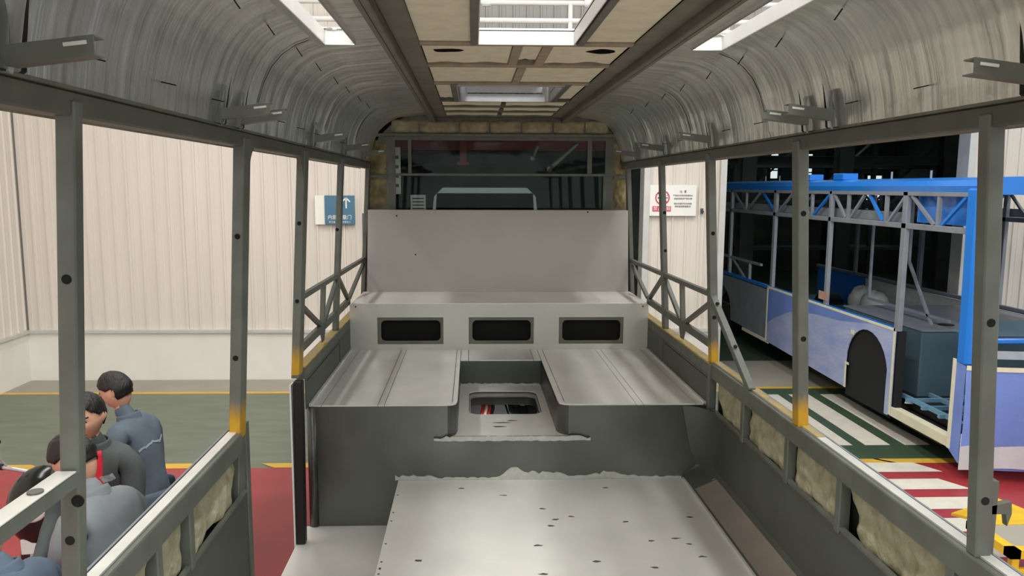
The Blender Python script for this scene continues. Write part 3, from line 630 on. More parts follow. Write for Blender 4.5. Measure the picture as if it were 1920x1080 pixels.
wavy_pad(CX-.01, CX+.073, 3.435, 3.84, 13, .03)
wavy_pad(CX-.452, CX-.004, 4.04, 4.63, 14, .01); wavy_pad(CX+.048, CX+.452, 4.04, 4.63, 15, .01)
wavy_pad(CX-.452, CX-.365, 4.74, 5.46, 16, .05); wavy_pad(CX+.365, CX+.452, 4.74, 5.5, 17, .03)
for j, (a, b_) in enumerate(((5.65, 5.97), (6.05, 6.37), (6.45, 6.79))):
    wavy_pad(CX-.452, CX-.02, a, b_, 20+j, .05, None, foam_c); wavy_pad(CX+.02, CX+.452, a, b_, 30+j, .05, None, foam_c)
for cx_, k_ in ((CX-.345, 2), (CX+.355, 5)):
    o_ = ragged(cx_, 3.60, .0655, k_); part('hole_shade_ring', MB().plate(o_, [[(cx_+(x-cx_)*.94, 3.60+(y-3.60)*.94) for x, y in o_]], .030, MZ(3.4085)), dark, bus)  # dark ring added inside each hole to stand for its shade
# front roof hatch lining and rear roof hatch with its lid
z0 = 3.392
part('hatch_frame', MB().plate(rect(H1[0]-.004, H1[1]+.004, H1[2]-.004, H1[3]+.004), [rect(H1[0], H1[1], H1[2], H1[3]-.002)], .055, MZ(z0)), white_p, bus)
part('hatch_rim', MB().plate(rect(H1[0]-.02, H1[1]+.02, H1[2]-.02, H1[3]+.02), [rect(H1[0], H1[1], H1[2], H1[3])], .012, MZ(z0+.055)), alu, bus)
hf = part('rear_hatch_frame', MB().plate(rect(H2[0]-.012, H2[1]+.012, H2[2]-.012, H2[3]+.012), [rr(*H2, .05)], .125, MZ(3.392)), alu, bus)
part('hatch_lid', MB().plate(rr(H2[0]-.05, H2[1]+.05, H2[2]-.05, H2[3]+.05, .06), [], .012, lambda a, b, c: (a, b, 3.545+c+(b-4.68)*.14)), white_p, bus)
for x in (-.18, .2): part('hatch_bolt', MB().cyl((x+CX, H2[3]-.012, 3.465), (x+CX, H2[3]+.002, 3.465), .012, 12), alu, hf)

# ---- rear of the shell
RX0, RX1, RZ0, RZ1 = -.925, 1.005, 2.58, 3.235
def rframe(a, b, c): return (a, 6.94+c, b)
outer = [(-1.16, 2.45), (1.19, 2.45), (1.15, 3.03), (1.07, 3.24), (.94, 3.36), (.75, 3.44), (-.72, 3.44), (-.9, 3.36), (-1.03, 3.24), (-1.12, 3.03)]
part('rear_bulkhead', MB().plate(outer, [rect(RX0-.03, RX1+.03, RZ0, RZ1+.015)], .04, rframe), rail_m, bus)
for s, x0, x1 in ((-1, -1.13, -.965), (1, 1.045, 1.165)):
    for k, (za, zb) in enumerate(((2.60, 2.875), (2.90, 3.20))):
        def ff(u, v, x0=x0, x1=x1, za=za, zb=zb, s=s, k=k):
            e = (abs(2*u-1)**6+abs(2*v-1)**6)
            return (x0+(x1-x0)*u-s*.04*max(0, (za+(zb-za)*v-3.05)), 6.925+.022*e+.02*noise.noise((u*4, v*5, k+s*4)), za+(zb-za)*v)
        part('rear_foam_pad', MB().grid(ff, 14, 18), foamd, bus, smooth=True, recalc=False)
    part('rear_post_tie', MB().box(x0, x1, 6.91, 6.94, 2.876, 2.898), rail_m, bus)
xs = [-.93, -.68, -.33, -.06, .22, .50, .78, 1.0]
for k in range(7):
    def fh(u, v, a=xs[k], b_=xs[k+1], k=k):
        e = (abs(2*u-1)**8+abs(2*v-1)**6)
        return (a+.008+(b_-a-.016)*u, 6.905+.03*e+.016*noise.noise((u*5+k, v*4, 3)), 3.262+.118*v)
    part('rear_foam_pad', MB().grid(fh, 10, 8), foam, bus, smooth=True, recalc=False)
part('rear_header_rail', MB().box(-1.08, 1.1, 6.90, 6.96, 3.235, 3.26), rail_m, bus, .003)
rw = part('rear_window_frame', MB().plate(rect(RX0-.03, RX1+.03, RZ0, RZ1+.015), [rect(RX0+.03, RX1-.03, RZ0, RZ1-.03)], .03, rframe), primer, bus)
part('horizontal_bar', MB().box(RX0, RX1, 6.935, 6.955, 2.893, 2.915), primer, rw, .002)
for x, w in ((-.765, .03), (.83, .04)): part('upright_bar', MB().box(x-w/2, x+w/2, 6.93, 6.95, 2.915, 3.215), primer, rw, .002)
part('upright_bar', MB().box(.97-.015, .97+.015, 6.93, 6.95, 2.59, 2.893), primer, rw, .002)
part('pane', MB().box(RX0+.01, RX1-.01, 6.972, 6.977, 2.56, 3.225), glassm, rw)
part('rear_skin_lower', MB().box(-1.2, 1.2, 6.98, 6.99, .4, 2.56), bgrey, bus)

# ---- bench: back, shelf, riser, platform, face
part('seat_back_panel', MB().hexa([(-1.116, 6.60, 1.90), (1.135, 6.60, 1.90), (1.135, 6.62, 1.90), (-1.116, 6.62, 1.90)], [(-1.106, 6.66, 2.603), (1.13, 6.66, 2.603), (1.13, 6.68, 2.603), (-1.106, 6.68, 2.603)]), backm, bus, .004)
for x, z in ((-.86, 2.55), (.78, 2.585), (-.7, 2.22)): part('screw_hole', MB().cyl((x, 6.60+(z-1.9)*.0853-.002, z), (x, 6.60+(z-1.9)*.0853+.003, z), .007, 10), dark, bus)
part('bench_shelf', MB().box(-1.150, 1.152, 5.945, 6.61, 1.893, 1.903), plate_m, bus, .003)
hs = [(-.953, -.440), (-.242, .266), (.463, .971)]
part('bench_riser', MB().plate(rect(-1.164, 1.164, 1.530, 1.893), [rect(a, b_, 1.578, 1.79) for a, b_ in hs], .008, MY(5.947)), mat('riser_sheet', (208, 206, 198), .36, .15, .05, 3), bus)
for a, b_ in hs:
    f = part('vent_frame', MB().plate(rect(a-.01, b_+.01, 1.568, 1.80), [rr(a+.028, b_-.022, 1.603, 1.765, .035)], .006, MY(5.958)), rail_m, bus)
    part('vent_box', MB().plate(rr(a+.02, b_-.015, 1.595, 1.772, .04), [], .01, MY(6.05)), dark, f)
part('vent_cavity', MB().box(-1.12, 1.12, 6.03, 6.05, 1.54, 1.89), dark, bus)
for sx in (-1.148, 1.150): part('rivet', MB().cyl((sx-(.03 if sx > 0 else -.03), 5.944, 1.875), (sx-(.03 if sx > 0 else -.03), 5.947, 1.875), .006, 8), dark, bus)
# platform sheets with open joints, notch with rounded front corners
NX0, NX1, NY = -.303, .290, 5.575; PF = 4.40; PZ = 1.527
def flat(outl, name='platform_sheet', m=plate_m): return part(name, MB().plate(outl, [], .008, MZ(PZ)), m, bus)
def corner_l(x0, x1, r=.075):   # sheet from x0 to x1 whose inner front corner is rounded
    return [(x0, PF), (x1-r, PF)]+[(x1-r+r*math.sin(a*math.pi/12), PF+r-r*math.cos(a*math.pi/12)) for a in range(1, 7)]
J = .004
flat(rect(-1.150, -1.095, PF, 5.945)); flat(rect(-1.095+J, -.768, PF, 5.945)); flat(rect(-.768+J, -.730, PF, 5.945))
flat(rect(-.730+J, -.335, PF+.0, 5.945)[:1]+[(-.375, PF), (-.345, PF+.02), (-.335, PF+.06)]+[(-.335, 5.945), (-.730+J, 5.945)])
flat([(-.375+J, PF), (-.33, PF+.012), (-.31, PF+.035), (NX0, PF+.09), (NX0, 5.945), (-.335+J, 5.945), (-.335+J, PF+.065), (-.345+J, PF+.022)])
flat(rect(NX0+J, -.245, NY, 5.945)); flat(rect(-.245+J, .235, NY, 5.945)); flat(rect(.235+J, NX1, NY, 5.945))
flat([(NX1+J, 5.945), (NX1+J, PF+.09), (.30, PF+.035), (.325, PF+.012), (.37, PF), (.342, PF+.022), (.33, PF+.065), (.33, 5.945)][::-1])
flat([(.334, 5.945), (.334, PF+.065), (.346, PF+.022), (.375, PF), (.748, PF), (.748, 5.945)][::-1])
flat(rect(.748+J, .790, PF, 5.945)); flat(rect(.790+J, 1.10, PF, 5.945)); flat(rect(1.10+J, 1.158, PF, 5.945))
part('platform_underlay', MB().box(-1.15, NX0, PF+.1, 5.945, PZ-.012, PZ-.004).box(NX1, 1.155, PF+.1, 5.945, PZ-.012, PZ-.004).box(NX0, NX1, NY+.005, 5.945, PZ-.012, PZ-.004), dark, bus)
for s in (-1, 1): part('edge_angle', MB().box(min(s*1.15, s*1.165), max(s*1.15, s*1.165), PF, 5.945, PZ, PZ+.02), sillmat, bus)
# faces below the platform: left, right, each curling into the notch
HP = 1.338
def face(x_out, x_in, sgn, zl, name='platform_face'):
    pts = [(x_out, PF+.002), (x_in-sgn*.10, PF+.002)]+[(x_in-sgn*.10+sgn*.10*math.sin(a*math.pi/16), PF+.002+.10-.10*math.cos(a*math.pi/16)) for a in range(1, 9)]+[(x_in, NY)]
    b = MB(); q = len(pts); b.add([(x, y, z) for z in (zl, PZ+.004) for x, y in pts], [(i, i+1, q+i+1, q+i) for i in range(q-1)])
    o = part(name, b, zinc, bus, smooth=False, recalc=False); return o
face(-1.172, NX0, 1, HP-.0); face(1.165, NX1, -1, HP-.0)
part('platform_front_sheet', MB().box(-1.172, 1.168, PF-.004, PF+.002, .80, 1.345).box(-1.172, -.36, PF-.004, PF+.002, 1.345, PZ).box(.35, 1.168, PF-.004, PF+.002, 1.345, PZ), zinc, bus)
part('edge_roll', MB().cyl((-1.15, PF+.006, .80), (-1.15, PF+.006, PZ), .03, 14), zinc, bus, smooth=True)
part('notch_back', MB().box(NX0, NX1, NY, NY+.006, HP, PZ), zincd, bus)
hp = part('hatch_plate', MB().plate([(-.345, PF-.02), (.40, PF-.02), (.33, PF+.03), (NX1, PF+.10), (NX1, NY), (NX0, NY), (NX0, PF+.10), (-.315, PF+.03)], [rr(-.238, .24, 4.84, 5.41, .07)], .006, MZ(HP)), plate_m, bus)
part('hatch_collar', MB().plate(rr(-.242, .244, 4.836, 5.414, .072), [rr(-.225, .227, 4.85, 5.35, .07)], .012, MZ(HP-.022)), alu, hp)
part('hatch_well', MB().plate(rr(-.244, .246, 4.834, 5.416, .074), [rr(-.236, .238, 4.842, 5.408, .07)], .09, MZ(HP-.095)), zincd, hp)
# things under the hatch
part('engine_bay_tray', MB().box(-.9, .9, 4.6, 6.3, .86, .88), floor_c, bus)
part('engine_bay_beam', MB().box(-.9, .9, 5.62, 5.70, .95, 1.3), bgrey, bus)
for k, (x, m) in enumerate(((-.17, hosered), (-.145, hosewhite), (-.12, hosered), (-.098, rubber))):
    part('hose', MB().tube([(x-.06, 4.75, 1.02), (x-.03, 4.95, 1.12), (x+.0, 5.15, 1.19), (x+.03, 5.35, 1.23), (x+.04, 5.6, 1.22)], .0125), m, bus, smooth=True, label=['red hose', 'white hose', 'red hose', 'black hose'][k])
part('engine_cover', MB().grid(lambda u, v: (.04+.22*u, 5.25+.3*v+.03*math.sin(u*5), 1.24-.07*math.sin(math.pi*u)+.02*v), 10, 6), rubber, bus, smooth=True)
for k in range(4): part('cable', MB().tube([(.02+.05*k, 5.5, 1.24), (.06+.045*k, 5.2, 1.16-.02*k), (.12+.02*k, 5.0, 1.1), (.02+.07*k, 4.8, 1.02+.03*(k % 2))], .007), rubber, bus, smooth=True)
# floor plates
part('raised_floor_plate', MB().box(-.652, 1.042, YF, PF-.006, 1.070, 1.080), plate_m, bus, .003)
part('floor_plate_edge', MB().box(-.654, -.640, YF, PF-.01, .80, 1.070), zincd, bus)
part('floor_edge_strip', MB().box(1.036, 1.052, YF, PF-.01, 1.080, 1.088), sillmat, bus)
part('lower_floor_plate', MB().plate([(-1.205, 3.3), (-.64, 3.3), (-.64, PF-.006), (-1.205, PF-.006)], [], .01, MZ(.79)), plate_m, bus)
part('lower_floor_plate', MB().plate([(-1.225, YF), (-.64, YF), (-.64, 3.296), (-1.225, 3.296)], [], .01, MZ(.79)), plate_m, bus)
part('step_block', MB().box(-1.215, -1.1, 3.0, 3.32, .8, 1.05), zincd, bus, .008)
for k in range(26):
    rn = random.Random(k*7); x = rn.uniform(-.6, .98) if k > 7 else -.635; y = rn.uniform(3.2, 4.35)
    part('scuff', MB().plate([(x+.02*rn.uniform(.3, 1)*math.cos(a)*(1+.8*rn.random()), y+.012*rn.uniform(.3, 1)*math.sin(a)) for a in [i*math.pi/4 for i in range(8)]] if k > 7 else [(x+.006*math.cos(a), y+.006*math.sin(a)) for a in [i*math.pi/4 for i in range(8)]], [], .0006, MZ(1.0802)), zincd, bus)
for x, y, w in ((-.03, 4.66, .07), (.03, 4.70, .05), (-.05, 4.58, .05)):
    rn = random.Random(int(x*100+y)); part('scuff', MB().plate([(x+w*math.cos(a)*rn.uniform(.4, 1), y+.014*math.sin(a)*rn.uniform(.4, 1)) for a in [i*math.pi/6 for i in range(12)]], [], .0006, MZ(HP+.0062)), zincd, bus)
# sealant smears along the joints
def smear(pts, hfun, name='sealant_smear', M=None):
    n_ = len(pts); b = MB().plate([p for p in pts]+[(p[0], hfun(i, p)) for i, p in reversed(list(enumerate(pts)))], [], .006, M); return part(name, b, seal_m, bus)
rn = random.Random(3)
pts = [(-.67+1.70*i/80, 1.081) for i in range(81)]
def hh(i, p):
    x = p[0]; h = .008+.012*rn.random()
    if -.68 < x < -.45: h += .025*rn.random()
    if -.06 < x < .35: h += .075*math.exp(-((x-.04)/.07)**2)*(.5+.6*rn.random())+.035*math.exp(-((x-.22)/.12)**2)*(.7+.4*rn.random())
    if .4 < x < .85: h += .03*math.exp(-((x-.58)/.12)**2)*(.6+.5*rn.random())
    return 1.081+h
smear(pts, hh, M=MY(PF-.010))
pts = [(-.44+.92*i/50, HP-.012-.006*rn.random()) for i in range(51)]
smear(pts, lambda i, p: HP+.006+.010*rn.random()-(.010 if abs(p[0]-.03) > .40 else 0), M=MY(PF-.027))
pts = [(NX0+.002+.586*i/40, HP+.004) for i in range(41)]
smear(pts, lambda i, p: HP+.014+.012*rn.random(), M=MY(NY-.006))
for k in range(3): rn = random.Random(k); x = .02+.05*k; part('sealant_blob', MB().cyl((x, PF-.022, HP+.002), (x+.004, PF-.03, HP-.008), .006, 8), seal_m, bus)
# chassis under the shell, on wheels
for x in (-.45, .45): part('chassis_rail', MB().box(x-.04, x+.04, YF, 6.9, .52, .72), rubber, bus, .005)
for y in (-1.2, .9, 2.9, 4.7, 6.6): part('chassis_cross_member', MB().box(-1.15, 1.15, y-.04, y+.04, .66, .75), rubber, bus, .004)
part('floor_frame', MB().box(-1.2, 1.2, YF, 4.38, .76, .785), zincd, bus)
for x in (-1.1, .82):
    for y in (.1, 5.3):
        w_ = part('wheel', MB().cyl((x, y, .46), (x+.28, y, .46), .46, 28), rubber, bus, .02)
        part('rim', MB().cyl((x-.012, y, .46), (x+.292, y, .46), .26, 20), alu, w_); part('hub', MB().cyl((x-.03, y, .46), (x+.31, y, .46), .08, 12), ws_steel, w_)
for y in (.1, 5.3): part('axle', MB().cyl((-1.1, y, .46), (1.1, y, .46), .06, 12), ws_steel, bus)
# lamp bracket on the outside of the near right pillar
part('outer_clamp', MB().plate([(1.20, 1.925), (1.275, 1.94), (1.278, 1.905), (1.268, 1.87), (1.262, 1.905), (1.22, 1.905), (1.20, 1.89)], [], .02, MY(2.0)), primer, bus, recalc=True)
part('outer_rail', MB().box(1.205, 1.235, 2.0, 2.03, 1.5, 2.0), primer, bus)

# ------------------------------------------------------------------ blue bus in build on the right
bb = thing('blue_bus', 'blue bus body in build, masked with lavender film, parked right of our shell', 'bus', (5.7, 8.5, 0))
BX0, BX1, BY0, BY1 = 4.5, 6.9, 7.08, 15.6
def bp(name, mb, m, bev=0, **k): return part(name, mb, m, bb, bev, **k)
# roof edge (blue) with rounded profile
pr = [(4.50, 2.76), (4.49, 2.82), (4.53, 2.875), (4.64, 2.90), (5.7, 2.93), (6.76, 2.90), (6.87, 2.875), (6.91, 2.82), (6.90, 2.76)]
b = MB(); q = len(pr); b.add([(x, y, z) for y in (BY0+.02, BY1) for x, z in pr], [(i, i+1, q+i+1, q+i) for i in range(q-1)]+[tuple(range(q))]); bp('roof_panel', b, blue, recalc=True)
for y in (10.05, 11.05): bp('roof_box', MB().box(4.62, 4.82, y, y+.28, 2.90, 2.985), blue, .006)
for y in (8.4, 9.2, 12.6, 13.2): bp('roof_stud', MB().cyl((4.8, y, 2.9), (4.8, y, 2.99), .012, 8), bgrey)
for s, X in ((0, BX0), (1, BX1-.05)):
    bp('cant_rail', MB().box(X, X+.05, BY0+.1, BY1, 2.715, 2.765), bgrey, .004)
    bp('window_header', MB().box(X, X+.05, BY0+.1, BY1, 2.36, 2.42), bgrey, .004)
    bp('inner_header_board', MB().box(X+.09, X+.095, 8.36, BY1, 2.42, 2.53), bgrey)
    pil = [(8.30, .09), (10.08, .07), (11.95, .09), (14.0, .08)]
    for y, w in pil: bp('window_pillar', MB().box(X, X+.05, y, y+w, 1.22, 2.76), bgrey, .004)
    yy = [7.25, 7.75, 8.3, 8.75, 9.2, 9.65, 10.1, 10.7, 11.3, 11.95, 12.6, 13.3, 14.0]
    for k, y in enumerate(yy[1:]):
        if (k % 2) == 0: bp('truss_vertical', MB().box(X+.005, X+.04, y-.02, y+.02, 2.42, 2.715), bgrey)
        y0_ = yy[k]; bp('truss_diagonal', MB().bar((X+.02, y0_+.06 if k % 2 else y-.06, 2.42), (X+.02, y-.06 if k % 2 else y0_+.06, 2.715), .03, .03, (1, 0, 0)), bgrey if k % 3 else blue)
    bp('waist_rail', MB().box(X, X+.05, 8.35, BY1, 1.20, 1.25), blue if s == 0 else bgrey, .004)
for y in (9.0, 10.4, 11.8, 13.2, 14.6): bp('roof_bow', MB().box(4.6, 6.8, y, y+.05, 2.80, 2.86), bgrey)
bp('inner_blue_sheet', MB().box(4.62, 4.625, 7.3, 8.3, 2.43, 2.72), blue); 
# far side lining and braces
bp('far_side_lining', MB().box(6.80, 6.83, 7.4, 13.5, .55, 1.20), bfoam)
for k, y in enumerate((7.9, 8.5, 9.1, 9.7, 10.3)): bp('side_brace', MB().bar((6.78, y, .6), (6.78, y+(.4 if k % 2 else -.4), 1.16), .02, .02), ws_steel)
bp('far_skin', MB().box(6.885, 6.9, 7.2, BY1, .3, 1.22), blue)
bp('handrail', MB().bar((5.2, 8.5, 1.30), (5.2, 10.3, 1.30), .03, .03).bar((5.2, 10.3, 1.3), (5.2, 10.3, 2.7), .03, .03).bar((5.2, 8.6, .9), (5.2, 9.4, 1.9), .03, .03).bar((5.2, 9.4, 1.9), (5.2, 9.4, 2.8), .03, .03), bgrey)
# masked side skin with wheel arch
arch = [(9.40, .30), (9.43, .60)]+[(8.94+.49*math.cos(a*math.pi/14), .64+.48*math.sin(a*math.pi/14)) for a in range(1, 14)]+[(8.47, .6), (8.47, .42)]
outl = [(8.34, .30), (8.34, 1.245), (12.1, 1.235), (12.1, .36), (9.41, .30)]+arch[1:]+[(8.47, .24), (8.40, .24)]
bp('side_skin', MB().plate(outl, [], .012, lambda a, b_, c: (BX0-.004+c, a, b_)), film)
bp('masking_tape', MB().box(BX0-.008, BX0-.004, 8.34, 12.1, 1.215, 1.245), tape); bp('masking_tape', MB().box(BX0-.008, BX0-.004, 8.335, 8.375, .26, 1.245), tape); bp('masking_tape', MB().box(BX0-.008, BX0-.004, 12.07, 12.11, .36, 1.24), tape)
bp('masking_tape', MB().box(BX0-.008, BX0-.004, 9.40, 9.44, .30, .62), tape); bp('tape_flag', MB().box(BX0-.012, BX0-.006, 9.34, 9.44, .60, .63), tape); bp('tape_flag', MB().box(BX0-.012, BX0-.006, 9.25, 9.33, 1.0, 1.05), tape)
# curved blue swoosh of darker film on the skin
sw = [(12.05, 1.20), (8.9, 1.21), (9.6, 1.12), (10.4, 1.08), (11.2, .98), (11.8, .78), (12.05, .66)]
bp('blue_film_curve', MB().plate(sw, [], .002, lambda a, b_, c: (BX0-.0075+c, a, b_)), filmb)
bp('arch_shade_plate', MB().box(4.53, 4.62, 8.40, 9.46, .20, 1.16), asphalt_b)  # black slab fills the arch in place of its shaded inside
for y in (8.93,):
    for x in (4.90, 6.45):
        w_ = bp('wheel', MB().cyl((x, y, .42), (x+.26, y, .42), .42, 28), rubber, .02); part('rim', MB().cyl((x-.01, y, .42), (x+.27, y, .42), .22, 18), ws_steel, w_)
for x in (4.62, 6.45):
    w_ = bp('wheel', MB().cyl((x, 14.4, .42), (x+.26, 14.4, .42), .42, 28), rubber, .02); part('rim', MB().cyl((x-.01, 14.4, .42), (x+.27, 14.4, .42), .22, 18), ws_steel, w_)
bp('underframe', MB().box(4.7, 6.7, 7.3, 15.4, .34, .44), rubber, .01)
# rear grey section
bp('rear_skin', MB().plate([(12.15, .38), (12.15, 1.18), (15.6, 1.18), (15.6, .4), (14.95, .4)]+[(14.4+.55*math.cos(a*math.pi/10), .5+.48*math.sin(a*math.pi/10)) for a in range(0, 11)]+[(13.85, .4)], [], .01, MX(BX0+.01)), bgrey)
bp('waist_truss', MB().box(4.51, 4.55, 12.5, 15.5, 1.52, 1.56).box(4.51, 4.55, 13.0, 13.04, 1.2, 1.54).bar((4.53, 13.2, 1.22), (4.53, 13.9, 1.52), .03, .03), bgrey)
bp('rocker_tape', MB().box(BX0+.0, BX0+.02, 12.0, 13.2, .33, .38), tape)
# front door opening: sill tape, floor grid, wheel box
bp('door_sill_tape', MB().hexa([(4.50, 7.22, .25), (4.53, 7.22, .25), (4.53, 8.36, .25), (4.50, 8.36, .25)], [(4.50, 7.22, .35), (4.60, 7.22, .35), (4.60, 8.36, .35), (4.50, 8.36, .35)]), tape)
bblue = mat('grid_blue_grey', (104, 146, 170), .5, 0, .1, 5)
for y in (7.3, 7.6, 7.9, 8.2): bp('floor_grid_bar', MB().box(4.60, 6.3, y, y+.035, .44, .48), bblue)
for x in (4.66, 4.98, 5.30, 5.62, 5.94): bp('floor_grid_bar', MB().box(x, x+.035, 7.25, 8.44, .442, .486), bblue)
bp('underfloor', MB().box(4.55, 6.8, 7.25, 8.4, .30, .32), asphalt_b)
bp('wheel_box', MB().box(4.87, 6.75, 8.46, 10.3, .42, 1.19), bteal, .015)
bp('wheel_box_top', MB().box(4.86, 6.76, 8.45, 10.32, 1.19, 1.205), bgrey)
bp('cable_hole', MB().cyl((5.35, 8.8, 1.205), (5.35, 8.8, 1.21), .09, 14), dark)
bp('paper_scrap', MB().add([(4.62, 8.28, .41), (4.78, 8.2, .41), (4.72, 8.30, .47), (4.66, 8.32, .45)], [(0, 1, 2), (0, 2, 3)]), white_f)
bp('door_jamb', MB().box(4.52, 4.60, 8.30, 8.35, .36, 1.22), asphalt_b)
# corner pillar and front
def fpil(x0, x1, z0, z1, y0, y1): return MB().hexa([(x0, y0, z0), (x0+.10, y0-.02, z0), (x0+.10, y0+.12, z0), (x0, y0+.14, z0)], [(x1, y1, z1), (x1+.13, y1-.0, z1), (x1+.13, y1+.14, z1), (x1, y1+.16, z1)])
bp('corner_pillar', fpil(4.47, 4.475, 1.12, 2.80, 7.07, 7.10), blue, .02)
bp('corner_pillar_inner', MB().box(4.60, 4.63, 7.16, 7.19, 1.2, 2.78), bgrey)
bp('corner_pillar', MB().hexa([(6.80, 7.05, 1.12), (6.90, 7.05, 1.12), (6.90, 7.2, 1.12), (6.80, 7.2, 1.12)], [(6.79, 7.1, 2.8), (6.9, 7.1, 2.8), (6.9, 7.26, 2.8), (6.79, 7.26, 2.8)]), blue, .02)
def fx(u): return BX0-.02+2.44*u
def front(u, v): return (fx(u), 7.06-.16*math.sin(math.pi*u)**.6-.02*math.sin(math.pi*v), .12+.98*v)
bp('front_panel', MB().grid(front, 28, 10), filmb, smooth=True, recalc=False)
bp('film_skirt', MB().grid(lambda u, v: (fx(u)-.005, 7.05-.165*math.sin(math.pi*u)**.6, -.0+.10+.36*v*(1)+.05*math.sin(u*9)*(1-v)), 28, 4), filmc, smooth=True, recalc=False)
bp('front_edge_film', MB().plate([(7.06, .16), (7.24, .26), (7.24, 1.14), (7.06, 1.12)], [], .004, MX(BX0-.026)), filmb)
bp('masking_tape', MB().grid(lambda u, v: (fx(u), 7.052-.163*math.sin(math.pi*u)**.6, 1.085+.045*v), 28, 1), tape, recalc=False)
bp('masking_tape', MB().box(BX0-.032, BX0-.026, 7.20, 7.25, .26, 1.16), tape)
bp('windscreen_sill', MB().grid(lambda u, v: (fx(u), 7.08-.15*math.sin(math.pi*u)**.6+.05*v, 1.20+.07*v), 28, 1), bgrey, recalc=False)
bp('blue_dash_rail', MB().box(4.6, 6.8, 7.12, 7.18, 1.32, 1.37), blue, .01)
bp('dash_panel', MB().grid(lambda u, v: (4.6+2.2*u, 7.2+.35*v, 1.38+.10*math.sin(u*4)*v), 12, 4), bteal, recalc=False)
bp('front_header', MB().grid(lambda u, v: (fx(u), 7.12-.1*math.sin(math.pi*u)**.6, 2.74+.16*v), 24, 2), blue, recalc=False)
bp('headlamp_cutout', MB().cyl((5.15, 6.885, .52), (5.15, 6.93, .52), .045, 14), filmc); bp('headlamp_cutout', MB().cyl((6.3, 6.885, .52), (6.3, 6.93, .52), .045, 14), filmc)
bp('cardboard_tag', MB().box(4.49, 4.495, 10.02, 10.28, 1.31, 1.42), mat('brown_card', (176, 140, 122), .8))
bp('yellow_notice', MB().box(6.74, 6.75, 9.0, 9.18, 1.32, 1.5), ylw)
# white sacks inside the blue bus
for k, (y, x) in enumerate(((12.2, 6.3), (12.8, 6.4))):
    t = thing('sack', ['white sack inside the blue bus, nearer one', 'white sack inside the blue bus, farther one'][k], 'sack', (x, y, .65), 0, 'white sacks in the blue bus')
    part('bag', MB().grid(lambda u, v: (x+.22*math.sin(math.pi*v)*math.cos(6.283*u)*(1+.1*noise.noise((u*6, v*4, k))), y+.26*math.sin(math.pi*v)*math.sin(6.283*u), (.65+.5*(1-math.cos(math.pi*v))/2+.05*noise.noise((u*8, v*8, k)))), 20, 10), bfoam, t, smooth=True)
bp('inner_floor', MB().box(4.6, 6.85, 10.4, 15.4, .62, .64), bteal)

# yellow steel stand at the lower right
ys = thing('yellow_stand', 'yellow painted steel stand on the striped red floor, lower right corner', 'stand', (3.95, 4.95, 0))
part('top_frame', MB().box(3.35, 4.6, 4.75, 4.82, .36, .42).box(3.35, 4.6, 5.15, 5.22, .36, .42).box(3.35, 3.42, 4.75, 5.22, .36, .42).box(4.53, 4.6, 4.75, 5.22, .36, .42), ylw, ys, recalc=False)
part('deck_plate', MB().box(3.40, 4.55, 4.80, 5.17, .40, .415), floor_c, ys)
part('ramp_plate', MB().add([(3.5, 5.22, .41), (4.0, 5.22, .41), (3.85, 5.62, .42), (3.5, 5.62, .30), (3.5, 5.22, .39), (4.0, 5.22, .39), (3.85, 5.62, .40), (3.5, 5.62, .28)], [(0, 1, 2, 3), (7, 6, 5, 4), (0, 4, 5, 1), (1, 5, 6, 2), (2, 6, 7, 3), (3, 7, 4, 0)]), ylw, ys)
for x in (3.38, 4.53):
    for y in (4.77, 5.15): part('leg', MB().box(x, x+.05, y, y+.05, 0, .36), ylw, ys, .004)
for z in (.12, .24): part('rung', MB().box(3.38, 4.58, 4.775, 4.80, z, z+.04), ylw, ys)

# ------------------------------------------------------------------ people
HANDS = []
def skin_mesh(verts, edges, radii, sub=2):
    me = bpy.data.meshes.new('t'); me.from_pydata([tuple(v) for v in verts], edges, []); o = bpy.data.objects.new('t', me); C.objects.link(o)
    m = o.modifiers.new('s', 'SKIN'); m.use_smooth_shade = True; m2 = o.modifiers.new('u', 'SUBSURF'); m2.levels = sub; m2.render_levels = sub
    if not me.skin_vertices: 
        bpy.context.view_layer.objects.active = o; bpy.ops.object.select_all(action='DESELECT'); o.select_set(True); bpy.ops.mesh.customdata_skin_add()
    for i, r in enumerate(radii):
        sv = me.skin_vertices[0].data[i]; sv.radius = r if isinstance(r, tuple) else (r, r); sv.use_root = (i == 0)
    dg = bpy.context.evaluated_depsgraph_get(); dg.update(); out = bpy.data.meshes.new_from_object(o.evaluated_get(dg)); bpy.data.objects.remove(o); return out
def G(d, s): return math.exp(-(d/s)**2)
def head_point(th, ph, grow=0.):
    # th: 0 at front (-Y), + to the left of the person; ph: -90..90
    x = math.sin(th)*math.cos(ph); y = -math.cos(th)*math.cos(ph); z = math.sin(ph)
    p = Vector((x*.078, y*.098, z*.118))
    if z < 0: p.x *= 1-.34*(-z)**1.4; p.y *= 1-.10*(-z) if y < 0 else 1-.30*(-z)
    if y > 0 and z > -.2: p.y *= 1.06
    if y < 0: p.y *= .94
    if y < 0:
        X, Z = p.x, p.z
        n = G(X, .016)*(.026*G(Z+.022, .016)+.016*G(Z-.0, .022))       # nose
        n += .006*G(Z-.030, .012)*G(abs(X)-.026, .03)                  # brow
        n -= .010*(G(math.hypot(X-.030, (Z-.012)*1.3), .018)+G(math.hypot(X+.030, (Z-.012)*1.3), .018))  # sockets
        n += .007*G(Z+.058, .009)*G(X, .026)+.005*G(Z+.068, .006)*G(X, .022)                      # lips
        n += .008*G(Z+.098, .018)*G(X, .03)                            # chin
        n += .004*(G(math.hypot(X-.045, Z+.02), .025)+G(math.hypot(X+.045, Z+.02), .025))
        p.y -= n
    return p*(1+grow)
